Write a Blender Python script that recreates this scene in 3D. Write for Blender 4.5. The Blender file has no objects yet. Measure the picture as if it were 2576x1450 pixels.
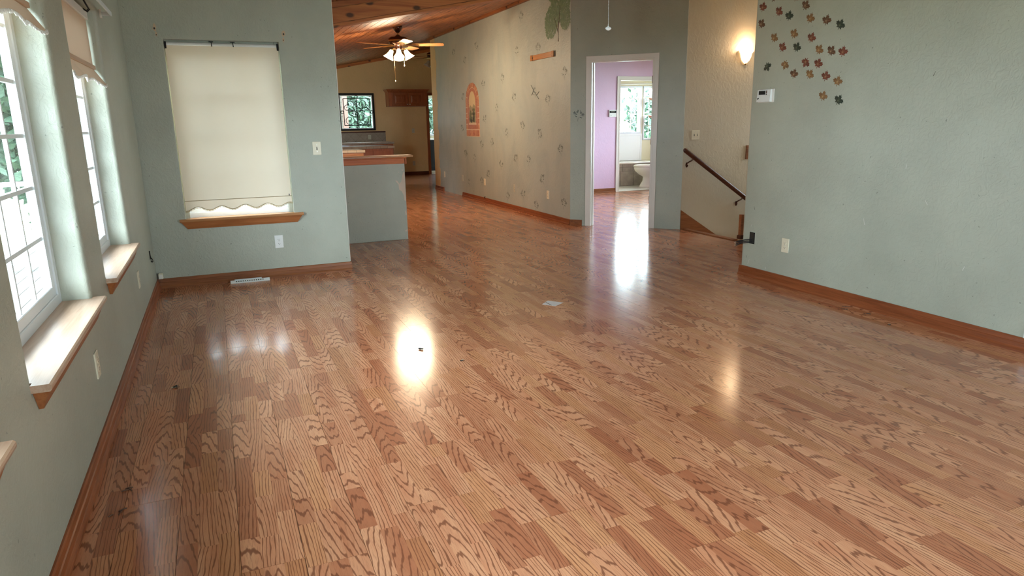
import bpy, bmesh, math, random
from mathutils import Vector, Matrix
random.seed(7)
S = bpy.context.scene
COL = S.collection
PI = math.pi
# ------------------------------------------------------------------ camera
CAM_YAW, CAM_PITCH, CAM_ROLL, FOC = 22.7526, 13.5755, 1.0184, 1728.895
y_, p_, r_ = (math.radians(a) for a in (CAM_YAW, CAM_PITCH, CAM_ROLL))
fwd = Vector((math.sin(y_)*math.cos(p_), math.cos(y_)*math.cos(p_), -math.sin(p_)))
rt = Vector((math.cos(y_), -math.sin(y_), 0)); dn = fwd.cross(rt)
rt2 = math.cos(r_)*rt + math.sin(r_)*dn; dn2 = -math.sin(r_)*rt + math.cos(r_)*dn
cd = bpy.data.cameras.new('camera'); cam = bpy.data.objects.new('camera', cd); COL.objects.link(cam)
cd.sensor_fit = 'HORIZONTAL'; cd.sensor_width = 36.0; cd.lens = FOC/2576*36.0; cd.clip_start = .05; cd.clip_end = 300
cam.matrix_world = Matrix(((rt2.x, -dn2.x, -fwd.x, 0), (rt2.y, -dn2.y, -fwd.y, 0), (rt2.z, -dn2.z, -fwd.z, 1.35), (0, 0, 0, 1)))
S.camera = cam
# ------------------------------------------------------------------ sky and exposure
SKY = 15.0
w = bpy.data.worlds.new('sky'); S.world = w; w.use_nodes = True
bg = w.node_tree.nodes['Background']; bg.inputs['Color'].default_value = (.74, .90, 1.0, 1); bg.inputs['Strength'].default_value = SKY
S.view_settings.view_transform = 'Standard'; S.view_settings.look = 'None'; S.view_settings.gamma = 1.0
S.view_settings.use_curve_mapping = False; S.view_settings.exposure = 0.90
S.cycles.use_denoising = True
S.cycles.max_bounces = 10; S.cycles.diffuse_bounces = 5; S.cycles.glossy_bounces = 4; S.cycles.transparent_max_bounces = 12
S.cycles.sample_clamp_indirect = 8.0
def portal(name, loc, direction, sx, sy):
    l = bpy.data.lights.new(name, 'AREA'); l.shape = 'RECTANGLE'; l.size = sx; l.size_y = sy
    l.cycles.is_portal = True
    o = bpy.data.objects.new(name, l); COL.objects.link(o); o.location = loc
    o.rotation_euler = Vector(direction).to_track_quat('-Z', 'Z').to_euler()
WIN_L = [(.73, 1.88), (2.34, 3.49), (3.95, 5.10), (-.88, .27), (-2.49, -1.34)]  # last two are unseen windows added to bring in more daylight
for k, (a, b) in enumerate(WIN_L): portal('daylight_portal', (-.80, (a+b)/2, 1.33), (1, 0, 0), 1.15, 1.45)
portal('daylight_portal', (3.1, -3.1, 1.08), (0, 1, 0), 2.0, 2.1)
portal('daylight_portal', (.15, 6.69, 1.31), (0, -1, 0), .92, 1.5)
portal('daylight_portal', (8.55, 13.2, 1.5), (0, -1, 0), 1.3, 1.2)
portal('daylight_portal', (9.16, 9.2, 1.45), (-1, 0, 0), 3.4, 1.7)
portal('daylight_portal', (9.2, 12.25, 1.65), (-1, 0, 0), .7, .9)
portal('daylight_portal', (.92, 15.9, 1.6), (1, 0, 0), 2.6, 1.1)
portal('daylight_portal', (9.14, 6.63, 1.8), (-1, 0, 0), .74, 1.8)
portal('daylight_portal', (3.47, 18.6, 1.67), (0, -1, 0), 1.0, 1.0)
portal('daylight_portal', (6.2, 20.6, 1.55), (0, -1, 0), 1.0, 1.2)

# ------------------------------------------------------------------ helpers
def tag(o, label=None, cat=None, group=None, kind=None):
    if label: o['label'] = label
    if cat: o['category'] = cat
    if group: o['group'] = group
    if kind: o['kind'] = kind
    return o
def thing(name, label=None, cat=None, loc=(0, 0, 0), rz=0, group=None, kind=None):
    o = bpy.data.objects.new(name, None); COL.objects.link(o); o.location = loc; o.rotation_euler = (0, 0, rz)
    o.empty_display_size = .05
    return tag(o, label, cat, group, kind)
def link(name, me, parent=None, loc=None, rz=None):
    o = bpy.data.objects.new(name, me); COL.objects.link(o)
    if parent: o.parent = parent
    if loc: o.location = loc
    if rz: o.rotation_euler = (0, 0, rz)
    return o
class MB:
    def __init__(s): s.v = []; s.f = []; s.sm = []
    def add(s, vs, fs, smooth=False):
        n = len(s.v); s.v += [tuple(v) for v in vs]
        for f in fs: s.f.append([i+n for i in f]); s.sm.append(smooth)
        return s
    def box(s, x0, x1, y0, y1, z0, z1):
        return s.add([(x0,y0,z0),(x1,y0,z0),(x1,y1,z0),(x0,y1,z0),(x0,y0,z1),(x1,y0,z1),(x1,y1,z1),(x0,y1,z1)],
                     [(0,3,2,1),(4,5,6,7),(0,1,5,4),(1,2,6,5),(2,3,7,6),(3,0,4,7)])
    def bev(s, x0, x1, y0, y1, z0, z1, b):
        # chamfered box
        vs = []
        for z, i in ((z0,b),(z0+b,0),(z1-b,0),(z1,b)):
            vs += [(x0+i,y0+i,z),(x1-i,y0+i,z),(x1-i,y1-i,z),(x0+i,y1-i,z)]
        fs = [(3,2,1,0),(12,13,14,15)]
        for k in range(3):
            for j in range(4):
                a = k*4+j; c = k*4+(j+1)%4; fs.append((a, c, c+4, a+4))
        return s.add(vs, fs)
    def tube(s, pts, r, n=8, cap=True):
        pts = [Vector(p) for p in pts]; rings = []
        if not isinstance(r, (list, tuple)): r = [r]*len(pts)
        up = Vector((0,0,1))
        for i, p in enumerate(pts):
            d = (pts[min(i+1,len(pts)-1)]-pts[max(i-1,0)]).normalized()
            a = d.cross(up)
            if a.length < 1e-3: a = d.cross(Vector((1,0,0)))
            a.normalize(); b = a.cross(d)
            rings.append([p + r[i]*(math.cos(2*PI*k/n)*a+math.sin(2*PI*k/n)*b) for k in range(n)])
        vs = [v for g in rings for v in g]; fs = []
        for i in range(len(pts)-1):
            for k in range(n): fs.append((i*n+k, i*n+(k+1)%n, (i+1)*n+(k+1)%n, (i+1)*n+k))
        s.add(vs, fs, True)
        if cap: s.add(rings[0], [tuple(range(n))]); s.add(rings[-1], [tuple(reversed(range(n)))])
        return s
    def lathe(s, prof, n=20, c=(0,0,0), a0=0, a1=2*PI, M=None):
        full = abs(a1-a0-2*PI) < 1e-6; m = n if full else n+1
        vs = []
        for r, z in prof:
            for k in range(m):
                a = a0+(a1-a0)*k/n; v = Vector((r*math.cos(a), r*math.sin(a), z))
                if M: v = M @ v
                vs.append(v+Vector(c))
        fs = []
        for i in range(len(prof)-1):
            for k in range(n):
                k2 = (k+1) % m
                fs.append((i*m+k, i*m+k2, (i+1)*m+k2, (i+1)*m+k))
        return s.add(vs, fs, True)
    def prism(s, poly, axis, d0, d1):
        # polygon of (a,b) extruded; axis 'y': a=x b=z ; 'x': a=y b=z ; 'z': a=x b=y
        def P(a, b, d): return {'y': (a,d,b), 'x': (d,a,b), 'z': (a,b,d)}[axis]
        n = len(poly)
        vs = [P(a,b,d0) for a,b in poly]+[P(a,b,d1) for a,b in poly]
        return s.add(vs, [tuple(range(n)), tuple(range(2*n-1, n-1, -1))]+[(i, i+n, (i+1)%n+n, (i+1)%n) for i in range(n)])
    def mesh(s, name, m):
        me = bpy.data.meshes.new(name); me.from_pydata(s.v, [], s.f)
        me.polygons.foreach_set('use_smooth', s.sm)
        bm = bmesh.new(); bm.from_mesh(me); bmesh.ops.recalc_face_normals(bm, faces=bm.faces); bm.to_mesh(me); bm.free()
        if m: me.materials.append(m)
        return me
    def obj(s, name, m, parent=None, loc=None, rz=None):
        return link(name, s.mesh(name, m), parent, loc, rz)
def B(name, m, parent, x0, x1, y0, y1, z0, z1, b=0):
    mb = MB()
    (mb.bev(x0,x1,y0,y1,z0,z1,b) if b else mb.box(x0,x1,y0,y1,z0,z1))
    return mb.obj(name, m, parent)

# ------------------------------------------------------------------ materials
class G:
    def __init__(s, name):
        s.m = bpy.data.materials.new(name); s.m.use_nodes = True; s.t = s.m.node_tree; s.n = s.t.nodes; s.l = s.t.links
        s.p = s.n['Principled BSDF']
    def node(s, typ, **kw):
        n = s.n.new(typ)
        for k, v in kw.items(): setattr(n, k, v)
        return n
    def set(s, sock, v):
        if hasattr(v, 'is_output') or isinstance(v, bpy.types.NodeSocket): s.l.new(v, sock)
        else:
            if isinstance(v, (tuple, list)) and len(v) == 3 and sock.type == 'RGBA': v = (*v, 1)
            sock.default_value = v
    def coord(s, kind='Object'): return s.node('ShaderNodeTexCoord').outputs[kind]
    def mapping(s, vec, scale=(1,1,1), loc=(0,0,0), rot=(0,0,0)):
        n = s.node('ShaderNodeMapping'); s.set(n.inputs['Vector'], vec); n.inputs['Scale'].default_value = scale
        n.inputs['Location'].default_value = loc; n.inputs['Rotation'].default_value = rot; return n.outputs[0]
    def noise(s, vec, scale, detail=3, rough=.5, dist=0):
        n = s.node('ShaderNodeTexNoise'); s.set(n.inputs['Vector'], vec); n.inputs['Scale'].default_value = scale
        n.inputs['Detail'].default_value = detail; n.inputs['Roughness'].default_value = rough; n.inputs['Distortion'].default_value = dist
        return n.outputs[0]
    def ramp(s, fac, *stops):
        n = s.node('ShaderNodeValToRGB'); s.set(n.inputs[0], fac); e = n.color_ramp.elements
        while len(e) < len(stops): e.new(.5)
        for i, (p, c) in enumerate(stops):
            e[i].position = p; e[i].color = (c, c, c, 1) if isinstance(c, (int, float)) else (*c, 1)
        return n.outputs[0]
    def mix(s, fac, a, b, blend='MIX'):
        n = s.node('ShaderNodeMix', data_type='RGBA', blend_type=blend)
        s.set(n.inputs[0], fac); s.set(n.inputs[6], a); s.set(n.inputs[7], b); return n.outputs[2]
    def math(s, op, a, b=0, c=0):
        n = s.node('ShaderNodeMath', operation=op); s.set(n.inputs[0], a); s.set(n.inputs[1], b); s.set(n.inputs[2], c); return n.outputs[0]
    def bump(s, h, strength=.2, dist=.005):
        n = s.node('ShaderNodeBump'); n.inputs['Strength'].default_value = strength; n.inputs['Distance'].default_value = dist
        s.set(n.inputs['Height'], h); s.l.new(n.outputs[0], s.p.inputs['Normal'])
    def out(s, col=None, rough=None, **kw):
        if col is not None: s.set(s.p.inputs['Base Color'], col)
        if rough is not None: s.set(s.p.inputs['Roughness'], rough)
        for k, v in kw.items(): s.set(s.p.inputs[k.replace('_', ' ')], v)
        return s.m
def plain(name, col, rough=.5, **kw): return G(name).out(col, rough, **kw)
def paint(name, col, var=.12, bump=.35, rough=.5, speck=True, sc=1.0, col2=None):
    g = G(name); c = g.coord()
    big = g.noise(c, 1.3*sc, 4, .6)
    base = g.mix(g.ramp(big, (.3, 0), (.7, 1)), tuple(x*(1-var) for x in col), tuple(min(1, x*(1+var)) for x in (col2 or col)))
    if speck:
        sp = g.ramp(g.noise(c, 37, 2, .5), (.715, 0), (.735, 1))
        base = g.mix(g.math('MULTIPLY', sp, .55), base, tuple(x*.3 for x in col))
    t1 = g.noise(g.mapping(c, (1, 1, .8)), 16*sc, 5, .55, 1.8); t2 = g.noise(c, 70*sc, 3, .5)
    h = g.math('ADD', g.ramp(t1, (.42, 0), (.62, 1)), g.math('MULTIPLY', t2, .5))
    g.bump(h, bump, .004)
    return g.out(base, rough)
def wood(name, dark, light, axis='x', sc=1.0, rough=.4, knots=False, bump=.08):
    g = G(name); c = g.coord()
    g.set(g.p.inputs['Specular IOR Level'], .28)
    oi = g.node('ShaderNodeObjectInfo').outputs['Random']
    off = g.node('ShaderNodeCombineXYZ'); 
    for k in range(3): g.set(off.inputs[k], g.math('MULTIPLY', oi, 13.7+k*5.1))
    va = g.node('ShaderNodeVectorMath', operation='ADD'); g.set(va.inputs[0], c); g.set(va.inputs[1], off.outputs[0])
    st = {'x': (.06, 1, 1), 'y': (1, .06, 1), 'z': (1, 1, .06)}[axis]
    v = g.mapping(va.outputs[0], tuple(q*sc for q in st))
    a = g.noise(v, 22, 4, .6, 1.2); b = g.noise(v, 120, 2, .5)
    f = g.math('ADD', g.math('MULTIPLY', a, .75), g.math('MULTIPLY', b, .25))
    colr = g.mix(g.ramp(f, (.34, 0), (.62, 1)), dark, light)
    colr = g.mix(g.math('MULTIPLY', oi, .35), colr, tuple(x*.62 for x in dark))
    if knots:
        sx_ = g.node('ShaderNodeSeparateXYZ'); g.set(sx_.inputs[0], va.outputs[0]); cx_ = g.node('ShaderNodeCombineXYZ')
        g.set(cx_.inputs[0], g.math('MULTIPLY', sx_.outputs['XYZ'.index(axis.upper())], .55)); g.set(cx_.inputs[1], sx_.outputs[2 if axis == 'x' else 0])
        vo = g.node('ShaderNodeTexVoronoi', voronoi_dimensions='2D'); g.set(vo.inputs['Vector'], cx_.outputs[0]); vo.inputs['Scale'].default_value = 6.5
        k = g.ramp(vo.outputs['Distance'], (.09, 1), (.17, 0))
        colr = g.mix(g.math('MULTIPLY', k, .85), colr, (.025, .009, .004))
    g.bump(f, bump, .002)
    return g.out(colr, rough)
M = {}
M['sage'] = paint('sage_plaster', (.405, .415, .34), .08, .26, .42, True, 1.5)
M['sage_left'] = M['sage']
M['mural'] = None
g = G('mural_plaster'); c = g.coord()
n1 = g.noise(g.mapping(c, (1, 1, .45)), .55, 5, .6, .6); n2 = g.noise(g.mapping(c, (1, 1, .6)), 2.3, 5, .65, .8)
base = g.mix(g.ramp(n1, (.38, 0), (.6, 1)), (.345, .39, .375), (.42, .435, .38))
base = g.mix(g.ramp(n2, (.45, 0), (.75, .55)), base, (.27, .31, .305))
t1 = g.noise(c, 14, 5, .55, 1.6); g.bump(g.ramp(t1, (.4, 0), (.65, 1)), .3, .004)
M['mural'] = g.out(base, .5)
M['beige'] = paint('beige_knockdown_plaster', (.56, .47, .345), .06, .22, .45, False, .8)
M['tan'] = paint('tan_plaster', (.64, .44, .215), .06, .3, .55, False)
M['lavender'] = paint('lavender_paint', (.68, .46, .64), .03, .15, .5, False)
M['cream'] = paint('cream_paint', (.78, .72, .52), .03, .15, .5, False)
M['ceil_white'] = paint('white_ceiling_paint', (.72, .70, .64), .03, .4, .7, False)
M['trim_white'] = paint('white_trim_paint', (.74, .68, .62), .04, .05, .35, False)
M['white'] = plain('white_enamel', (.80, .80, .78), .3)
M['vinyl'] = plain('white_vinyl', (.70, .73, .76), .3)
M['ivory'] = plain('ivory_plastic', (.74, .66, .50), .35)
M['plate_white'] = plain('white_plastic', (.78, .78, .76), .3)
M['plate_gray'] = plain('painted_over_plastic', (.48, .46, .36), .4)
M['dark'] = plain('black_plastic', (.012, .012, .013), .65, Specular_IOR_Level=.2)
M['slot'] = plain('dark_slot', (.02, .018, .015), .6)
M['iron'] = plain('black_wrought_iron', (.015, .013, .012), .45, Metallic=.6)
M['brass'] = plain('antique_brass', (.38, .24, .10), .28, Metallic=.9)
M['bronze'] = plain('dark_bronze', (.10, .045, .03), .22, Metallic=.7)
M['steel'] = plain('screw_steel', (.6, .58, .55), .3, Metallic=1.0)
M['base'] = wood('stained_baseboard_wood', (.19, .046, .015), (.35, .10, .034), 'y', 1.2, .35)
M['basex'] = wood('stained_baseboard_wood_x', (.20, .062, .022), (.36, .13, .05), 'x', 1.2, .35)
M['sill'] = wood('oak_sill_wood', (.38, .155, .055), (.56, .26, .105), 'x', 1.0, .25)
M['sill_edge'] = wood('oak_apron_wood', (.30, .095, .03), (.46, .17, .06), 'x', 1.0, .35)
M['sill_pale'] = wood('glare_and_dust_sill', (.44, .27, .175), (.60, .42, .31), 'x', 1.0, .3)  # sky glare and dust on the sill tops put into the wood colour
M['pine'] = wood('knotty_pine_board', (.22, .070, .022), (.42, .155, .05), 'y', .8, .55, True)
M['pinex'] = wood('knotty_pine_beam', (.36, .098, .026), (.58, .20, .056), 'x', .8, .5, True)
M['counter_wood'] = wood('varnished_pine_counter', (.42, .16, .05), (.62, .30, .11), 'x', 1.0, .3)
M['counter_apron'] = wood('red_stained_apron', (.42, .10, .024), (.60, .17, .042), 'x', 1.0, .45)
M['cabinet'] = wood('cherry_cabinet_wood', (.22, .06, .022), (.38, .12, .045), 'z', 1.0, .35)
M['rail'] = wood('dark_handrail_wood', (.055, .017, .009), (.12, .036, .018), 'x', 1.0, .3)
M['blade'] = wood('maple_fan_blade', (.40, .19, .07), (.58, .30, .12), 'x', 1.0, .4)
M['tile'] = paint('gray_brown_tile', (.30, .24, .19), .18, .1, .55, False, 4)
M['tile_lt'] = paint('cream_tile', (.62, .52, .36), .1, .08, .3, False, 4)
M['grout'] = plain('tile_grout', (.16, .12, .09), .9)
M['bath_tile'] = paint('stone_bath_tile', (.40, .33, .26), .2, .1, .35, False, 5)
M['bath_floor'] = paint('pale_floor_tile', (.66, .60, .50), .05, .05, .3, False, 3)
M['porcelain'] = plain('porcelain', (.80, .74, .62), .12)
M['leafgreen'] = None
def cloth(name, col, trans, sc=420, bump=.1):
    g = G(name); c = g.coord()
    n = g.noise(g.mapping(c, (1, 1, 1)), sc, 2, .5); v = g.noise(c, 2.0, 3, .5)
    colr = g.mix(g.ramp(v, (.3, 0), (.7, 1)), tuple(x*.95 for x in col), col)
    g.bump(n, bump, .001)
    g.set(g.p.inputs['Base Color'], colr); g.set(g.p.inputs['Roughness'], .8)
    tr = g.node('ShaderNodeBsdfTranslucent'); g.set(tr.inputs['Color'], col)
    mx = g.node('ShaderNodeMixShader'); mx.inputs[0].default_value = trans
    g.l.new(g.p.outputs[0], mx.inputs[1]); g.l.new(tr.outputs[0], mx.inputs[2])
    g.l.new(mx.outputs[0], g.n['Material Output'].inputs['Surface'])
    return g.m
M['blind'] = cloth('cream_blind_fabric', (.84, .73, .58), .05)
M['fringe'] = plain('tan_braid', (.46, .36, .22), .8)
M['shade'] = cloth('peach_shade_fabric', (.66, .47, .33), .05)
M['lace'] = cloth('white_lace', (.82, .78, .74), .4)
g = G('clear_glass'); tr = g.node('ShaderNodeBsdfTransparent'); gl = g.node('ShaderNodeBsdfGlossy')
gl.inputs['Roughness'].default_value = .02; tr.inputs['Color'].default_value = (.95, .98, .97, 1)
fr = g.node('ShaderNodeFresnel'); fr.inputs['IOR'].default_value = 1.35
mx = g.node('ShaderNodeMixShader'); g.l.new(fr.outputs[0], mx.inputs[0])
g.l.new(tr.outputs[0], mx.inputs[1]); g.l.new(gl.outputs[0], mx.inputs[2]); g.l.new(mx.outputs[0], g.n['Material Output'].inputs['Surface'])
M['glass'] = g.m
def glow(name, col, st, base=(.9, .8, .6)):
    g = G(name); return g.out(base, .4, Emission_Color=col, Emission_Strength=st)
M['glow_fan'] = glow('lit_frosted_glass', (1, .74, .40), 1.9)
M['glow_sconce'] = glow('lit_alabaster_glass', (1, .66, .34), 2.6)
M['off_glass'] = plain('unlit_frosted_glass', (.35, .31, .26), .35)

# laminate floor: printed three-strip oak
g = G('three_strip_oak_laminate'); c = g.coord()
at = g.node('ShaderNodeAttribute', attribute_name='piece'); sep = g.node('ShaderNodeSeparateXYZ'); g.l.new(at.outputs['Vector'], sep.inputs[0])
oi = g.node('ShaderNodeObjectInfo').outputs['Random']
def fr_(k, a): return g.math('FRACT', g.math('ADD', sep.outputs[k], g.math('MULTIPLY', oi, a)))
rx, ry, rz_ = fr_(0, 7.31), fr_(1, 11.17), fr_(2, 5.77)
cs = g.node('ShaderNodeSeparateXYZ'); g.l.new(c, cs.inputs[0])
gs = g.math('MULTIPLY_ADD', g.math('FRACT', g.math('MULTIPLY', rz_, 7.7)), .5, .8)
xx = g.math('MULTIPLY', gs, g.math('ADD', cs.outputs[0], g.math('MULTIPLY', g.math('SUBTRACT', rx, .5), .34)))
yy = g.math('ADD', cs.outputs[1], g.math('MULTIPLY', g.math('SUBTRACT', ry, .5), 2.6))
cb = g.node('ShaderNodeCombineXYZ'); g.set(cb.inputs[0], xx); g.set(cb.inputs[1], g.math('MULTIPLY', yy, .12)); g.set(cb.inputs[2], g.math('MULTIPLY', rz_, 3.0))
wv = g.node('ShaderNodeTexWave', wave_type='RINGS', rings_direction='Z', wave_profile='SIN'); g.l.new(cb.outputs[0], wv.inputs['Vector'])
wv.inputs['Scale'].default_value = 27; wv.inputs['Distortion'].default_value = 9.0; wv.inputs['Detail'].default_value = 3.0
wv.inputs['Detail Scale'].default_value = .8; wv.inputs['Detail Roughness'].default_value = .58
line = g.ramp(wv.outputs['Fac'], (.02, 1), (.07, .85), (.22, 0))
pv = g.node('ShaderNodeCombineXYZ'); g.set(pv.inputs[0], xx); g.set(pv.inputs[1], g.math('MULTIPLY', yy, .05)); g.set(pv.inputs[2], rz_)
pore = g.noise(pv.outputs[0], 420, 2, .6)
body = g.noise(cb.outputs[0], 18, 3, .6)
light = g.mix(g.ramp(body, (.35, 0), (.7, 1)), (.54, .215, .110), (.67, .325, .18))
light = g.mix(g.ramp(rz_, (.5, 0), (.95, .85)), light, (.37, .120, .056))
light = g.mix(g.ramp(rx, (.75, 0), (.9, .45)), light, (.58, .26, .110))
colr = g.mix(g.math('MULTIPLY', line, .80), light, (.17, .054, .026))
colr = g.mix(g.math('MULTIPLY', g.ramp(pore, (.50, 0), (.72, 1)), .40), colr, (.22, .085, .045))
g.bump(g.math('ADD', line, pore), .015, .001)
M['floor'] = g.out(colr, .165, Specular_IOR_Level=.42)
M['floor_gap'] = plain('laminate_edge', (.10, .045, .025), .7)

# ------------------------------------------------------------------ walls with openings
def wall(name, u0, u1, z0, z1, thick, holes, m, loc, rz, bevel=0, topfn=None):
    """local: x along wall, -y towards the room (front face at y=0), +y = thickness"""
    us = sorted({u0, u1, *[h[0] for h in holes], *[h[1] for h in holes]}); zs = sorted({z0, z1, *[h[2] for h in holes], *[h[3] for h in holes]})
    def solid(i, j):
        if i < 0 or j < 0 or i >= len(us)-1 or j >= len(zs)-1: return False
        cu, cz = (us[i]+us[i+1])/2, (zs[j]+zs[j+1])/2
        return not any(h[0] < cu < h[1] and h[2] < cz < h[3] for h in holes)
    bm = bmesh.new(); V = {}
    def v(i, j, k):
        if (i, j, k) not in V:
            z = zs[j]
            if topfn and j == len(zs)-1: z = topfn(us[i])
            V[(i, j, k)] = bm.verts.new((us[i], k*thick, z))
        return V[(i, j, k)]
    for i in range(len(us)-1):
        for j in range(len(zs)-1):
            if not solid(i, j): continue
            bm.faces.new((v(i,j,0), v(i+1,j,0), v(i+1,j+1,0), v(i,j+1,0)))
            bm.faces.new((v(i,j,1), v(i,j+1,1), v(i+1,j+1,1), v(i+1,j,1)))
            if not solid(i-1, j): bm.faces.new((v(i,j,0), v(i,j+1,0), v(i,j+1,1), v(i,j,1)))
            if not solid(i+1, j): bm.faces.new((v(i+1,j,0), v(i+1,j,1), v(i+1,j+1,1), v(i+1,j+1,0)))
            if not solid(i, j-1): bm.faces.new((v(i,j,0), v(i,j,1), v(i+1,j,1), v(i+1,j,0)))
            if not solid(i, j+1): bm.faces.new((v(i,j+1,0), v(i+1,j+1,0), v(i+1,j+1,1), v(i,j+1,1)))
    bmesh.ops.recalc_face_normals(bm, faces=bm.faces)
    me = bpy.data.meshes.new(name); bm.to_mesh(me); bm.free(); me.materials.append(m)
    o = link(name, me, None, loc, rz)
    if bevel:
        md = o.modifiers.new('bullnose', 'BEVEL'); md.width = bevel; md.segments = 4; md.limit_method = 'ANGLE'; md.angle_limit = 1.0
        for p in me.polygons: p.use_smooth = True
        if hasattr(me, 'set_sharp_from_angle'): me.set_sharp_from_angle(angle=math.radians(80))
    return tag(o, kind='structure')
H90 = PI/2
def zc(x): return 3.03+.19*(x-4.246)      # sloping wood ceiling
wl = wall('wall_left', -3.0, 6.53, -.02, 3.5, .175, [(a, b, .60, 2.06) for a, b in WIN_L], M['sage'], (-.58, 0, 0), H90, .022)
wf = wall('wall_far', -.82, 1.074, -.02, 3.5, .14, [(-.295, .60, .575, 2.055)], M['sage'], (0, 6.53, 0), 0, .008)
wr = wall('wall_right', -4.72, 3.0, -.02, 3.5, .14, [], M['sage'], (4.19, 0, 0), -H90, .008)
wm = wall('wall_mural', -14.25, -8.11, -.02, 3.6, .12, [], M['mural'], (4.26, 0, 0), -H90)
wd = wall('wall_doorway', 0, 1.442, -.02, 3.6, .12, [(.282, 1.048, -.02, 2.062)], M['sage'], (4.26, 8.11, 0), -PI/4)
ws = wall('wall_stair', 5.28, 9.1, -3.0, 3.9, .10, [], M['beige'], (0, 7.10, 0), 0)
wk = wall('wall_kitchen', 1.0, 7.0, -.02, 3.9, .14, [(3.005, 3.935, 1.205, 2.14), (5.40, 6.20, -.02, 2.08)], M['tan'], (0, 18.45, 0), 0)
wkl = wall('wall_kitchen_left', 6.67, 18.45, -.02, 2.6, .12, [(14.6, 17.2, 1.05, 2.15)], M['tan'], (1.074, 0, 0), H90)
wkr = wall('wall_kitchen_right', -18.45, -13.2, -.02, 3.9, .1, [], M['tan'], (6.9, 0, 0), -H90)
wkn = wall('wall_kitchen_near', 4.38, 6.98, -.02, 3.9, .1, [], M['tan'], (0, 13.2, 0), 0)
wb = wall('wall_back', -.82, 4.33, -.02, 3.5, .14, [(2.1, 4.1, 0, 2.12)], M['sage'], (0, -3.0, 0), 0)
wbd = wall('wall_bedroom', 4.38, 9.1, -.02, 2.6, .12, [(7.12, 7.92, -.02, 2.077)], M['lavender'], (0, 11.55, 0), 0)
wbr = wall('wall_bedroom_right', -11.55, -7.2, -.02, 2.6, .12, [(-10.9, -7.5, .65, 2.3)], M['lavender'], (9.0, 0, 0), -H90)
wba = wall('wall_bath', 6.6, 9.2, -.02, 2.6, .12, [(7.95, 8.58, 1.06, 2.055), (8.62, 9.0, .92, 2.055)], M['cream'], (0, 13.05, 0), 0)
wbl = wall('wall_bath_left', 11.67, 13.05, -.02, 2.6, .1, [], M['cream'], (6.7, 0, 0), H90)
wbt = wall('wall_bath_right', -13.05, -11.67, -.02, 2.6, .1, [(-12.6, -11.9, 1.2, 2.1)], M['cream'], (9.05, 0, 0), -H90)
wsn = wall('wall_stair_near', 5.47, 9.1, -3.0, 3.5, .1, [], M['beige'], (0, 6.06, 0), 0)
wsc = wall('wall_stair_end', -7.1, -6.06, -3.0, 3.9, .1, [(-7.0, -6.26, .9, 2.7)], M['beige'], (9.0, 0, 0), -H90)
wsh = wall('wall_hall_side', -6.06, -4.58, -.02, 3.5, .1, [], M['beige'], (5.47, 0, 0), -H90)
whe = wall('wall_hall_end', 4.33, 5.5, -.02, 3.5, .1, [], M['beige'], (0, 4.58, 0), 0)
wu = wall('wall_utility', 5.0, 7.4, -.02, 2.6, .1, [(5.72, 6.7, 1.0, 2.12)], M['cream'], (0, 20.4, 0), 0)
tag(MB().box(4.9, 5.0, 18.59, 20.5, -.02, 2.6).obj('wall_utility_left', M['cream']), kind='structure')
tag(MB().box(7.3, 7.4, 18.59, 20.5, -.02, 2.6).obj('wall_utility_right', M['cream']), kind='structure')
# ceilings
tag(MB().box(-.82, 4.33, -3.1, 6.6, 3.5, 3.6).obj('ceiling_living', M['ceil_white']), kind='structure')
tag(MB().box(4.33, 9.1, 4.5, 6.6, 3.5, 3.6).obj('ceiling_hall', M['ceil_white']), kind='structure')
tag(MB().box(5.4, 9.2, 7.23, 13.2, 2.6, 2.68).obj('ceiling_bedroom', M['ceil_white']), kind='structure')
tag(MB().prism([(7.2, 11.6), (4.4, 11.6), (4.4, 8.2), (4.95, 7.65), (7.2, 7.65)], 'z', 2.6, 2.68).obj('ceiling_bedroom_corner', M['ceil_white']), kind='structure')
tag(MB().box(4.9, 7.4, 18.5, 20.5, 2.6, 2.68).obj('ceiling_utility', M['ceil_white']), kind='structure')
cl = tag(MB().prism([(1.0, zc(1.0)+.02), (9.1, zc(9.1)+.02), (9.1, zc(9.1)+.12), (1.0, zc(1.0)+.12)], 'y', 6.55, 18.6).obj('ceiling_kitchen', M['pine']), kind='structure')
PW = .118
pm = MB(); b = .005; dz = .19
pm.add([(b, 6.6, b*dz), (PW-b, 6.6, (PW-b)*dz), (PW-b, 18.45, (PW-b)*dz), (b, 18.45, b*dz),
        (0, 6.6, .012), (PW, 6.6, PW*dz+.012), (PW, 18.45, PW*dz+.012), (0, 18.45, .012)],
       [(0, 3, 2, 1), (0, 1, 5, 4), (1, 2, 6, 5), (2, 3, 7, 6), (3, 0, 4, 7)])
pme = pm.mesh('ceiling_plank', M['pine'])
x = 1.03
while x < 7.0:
    link('ceiling_plank', pme, cl, (x, 0, zc(x))); x += PW
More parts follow.
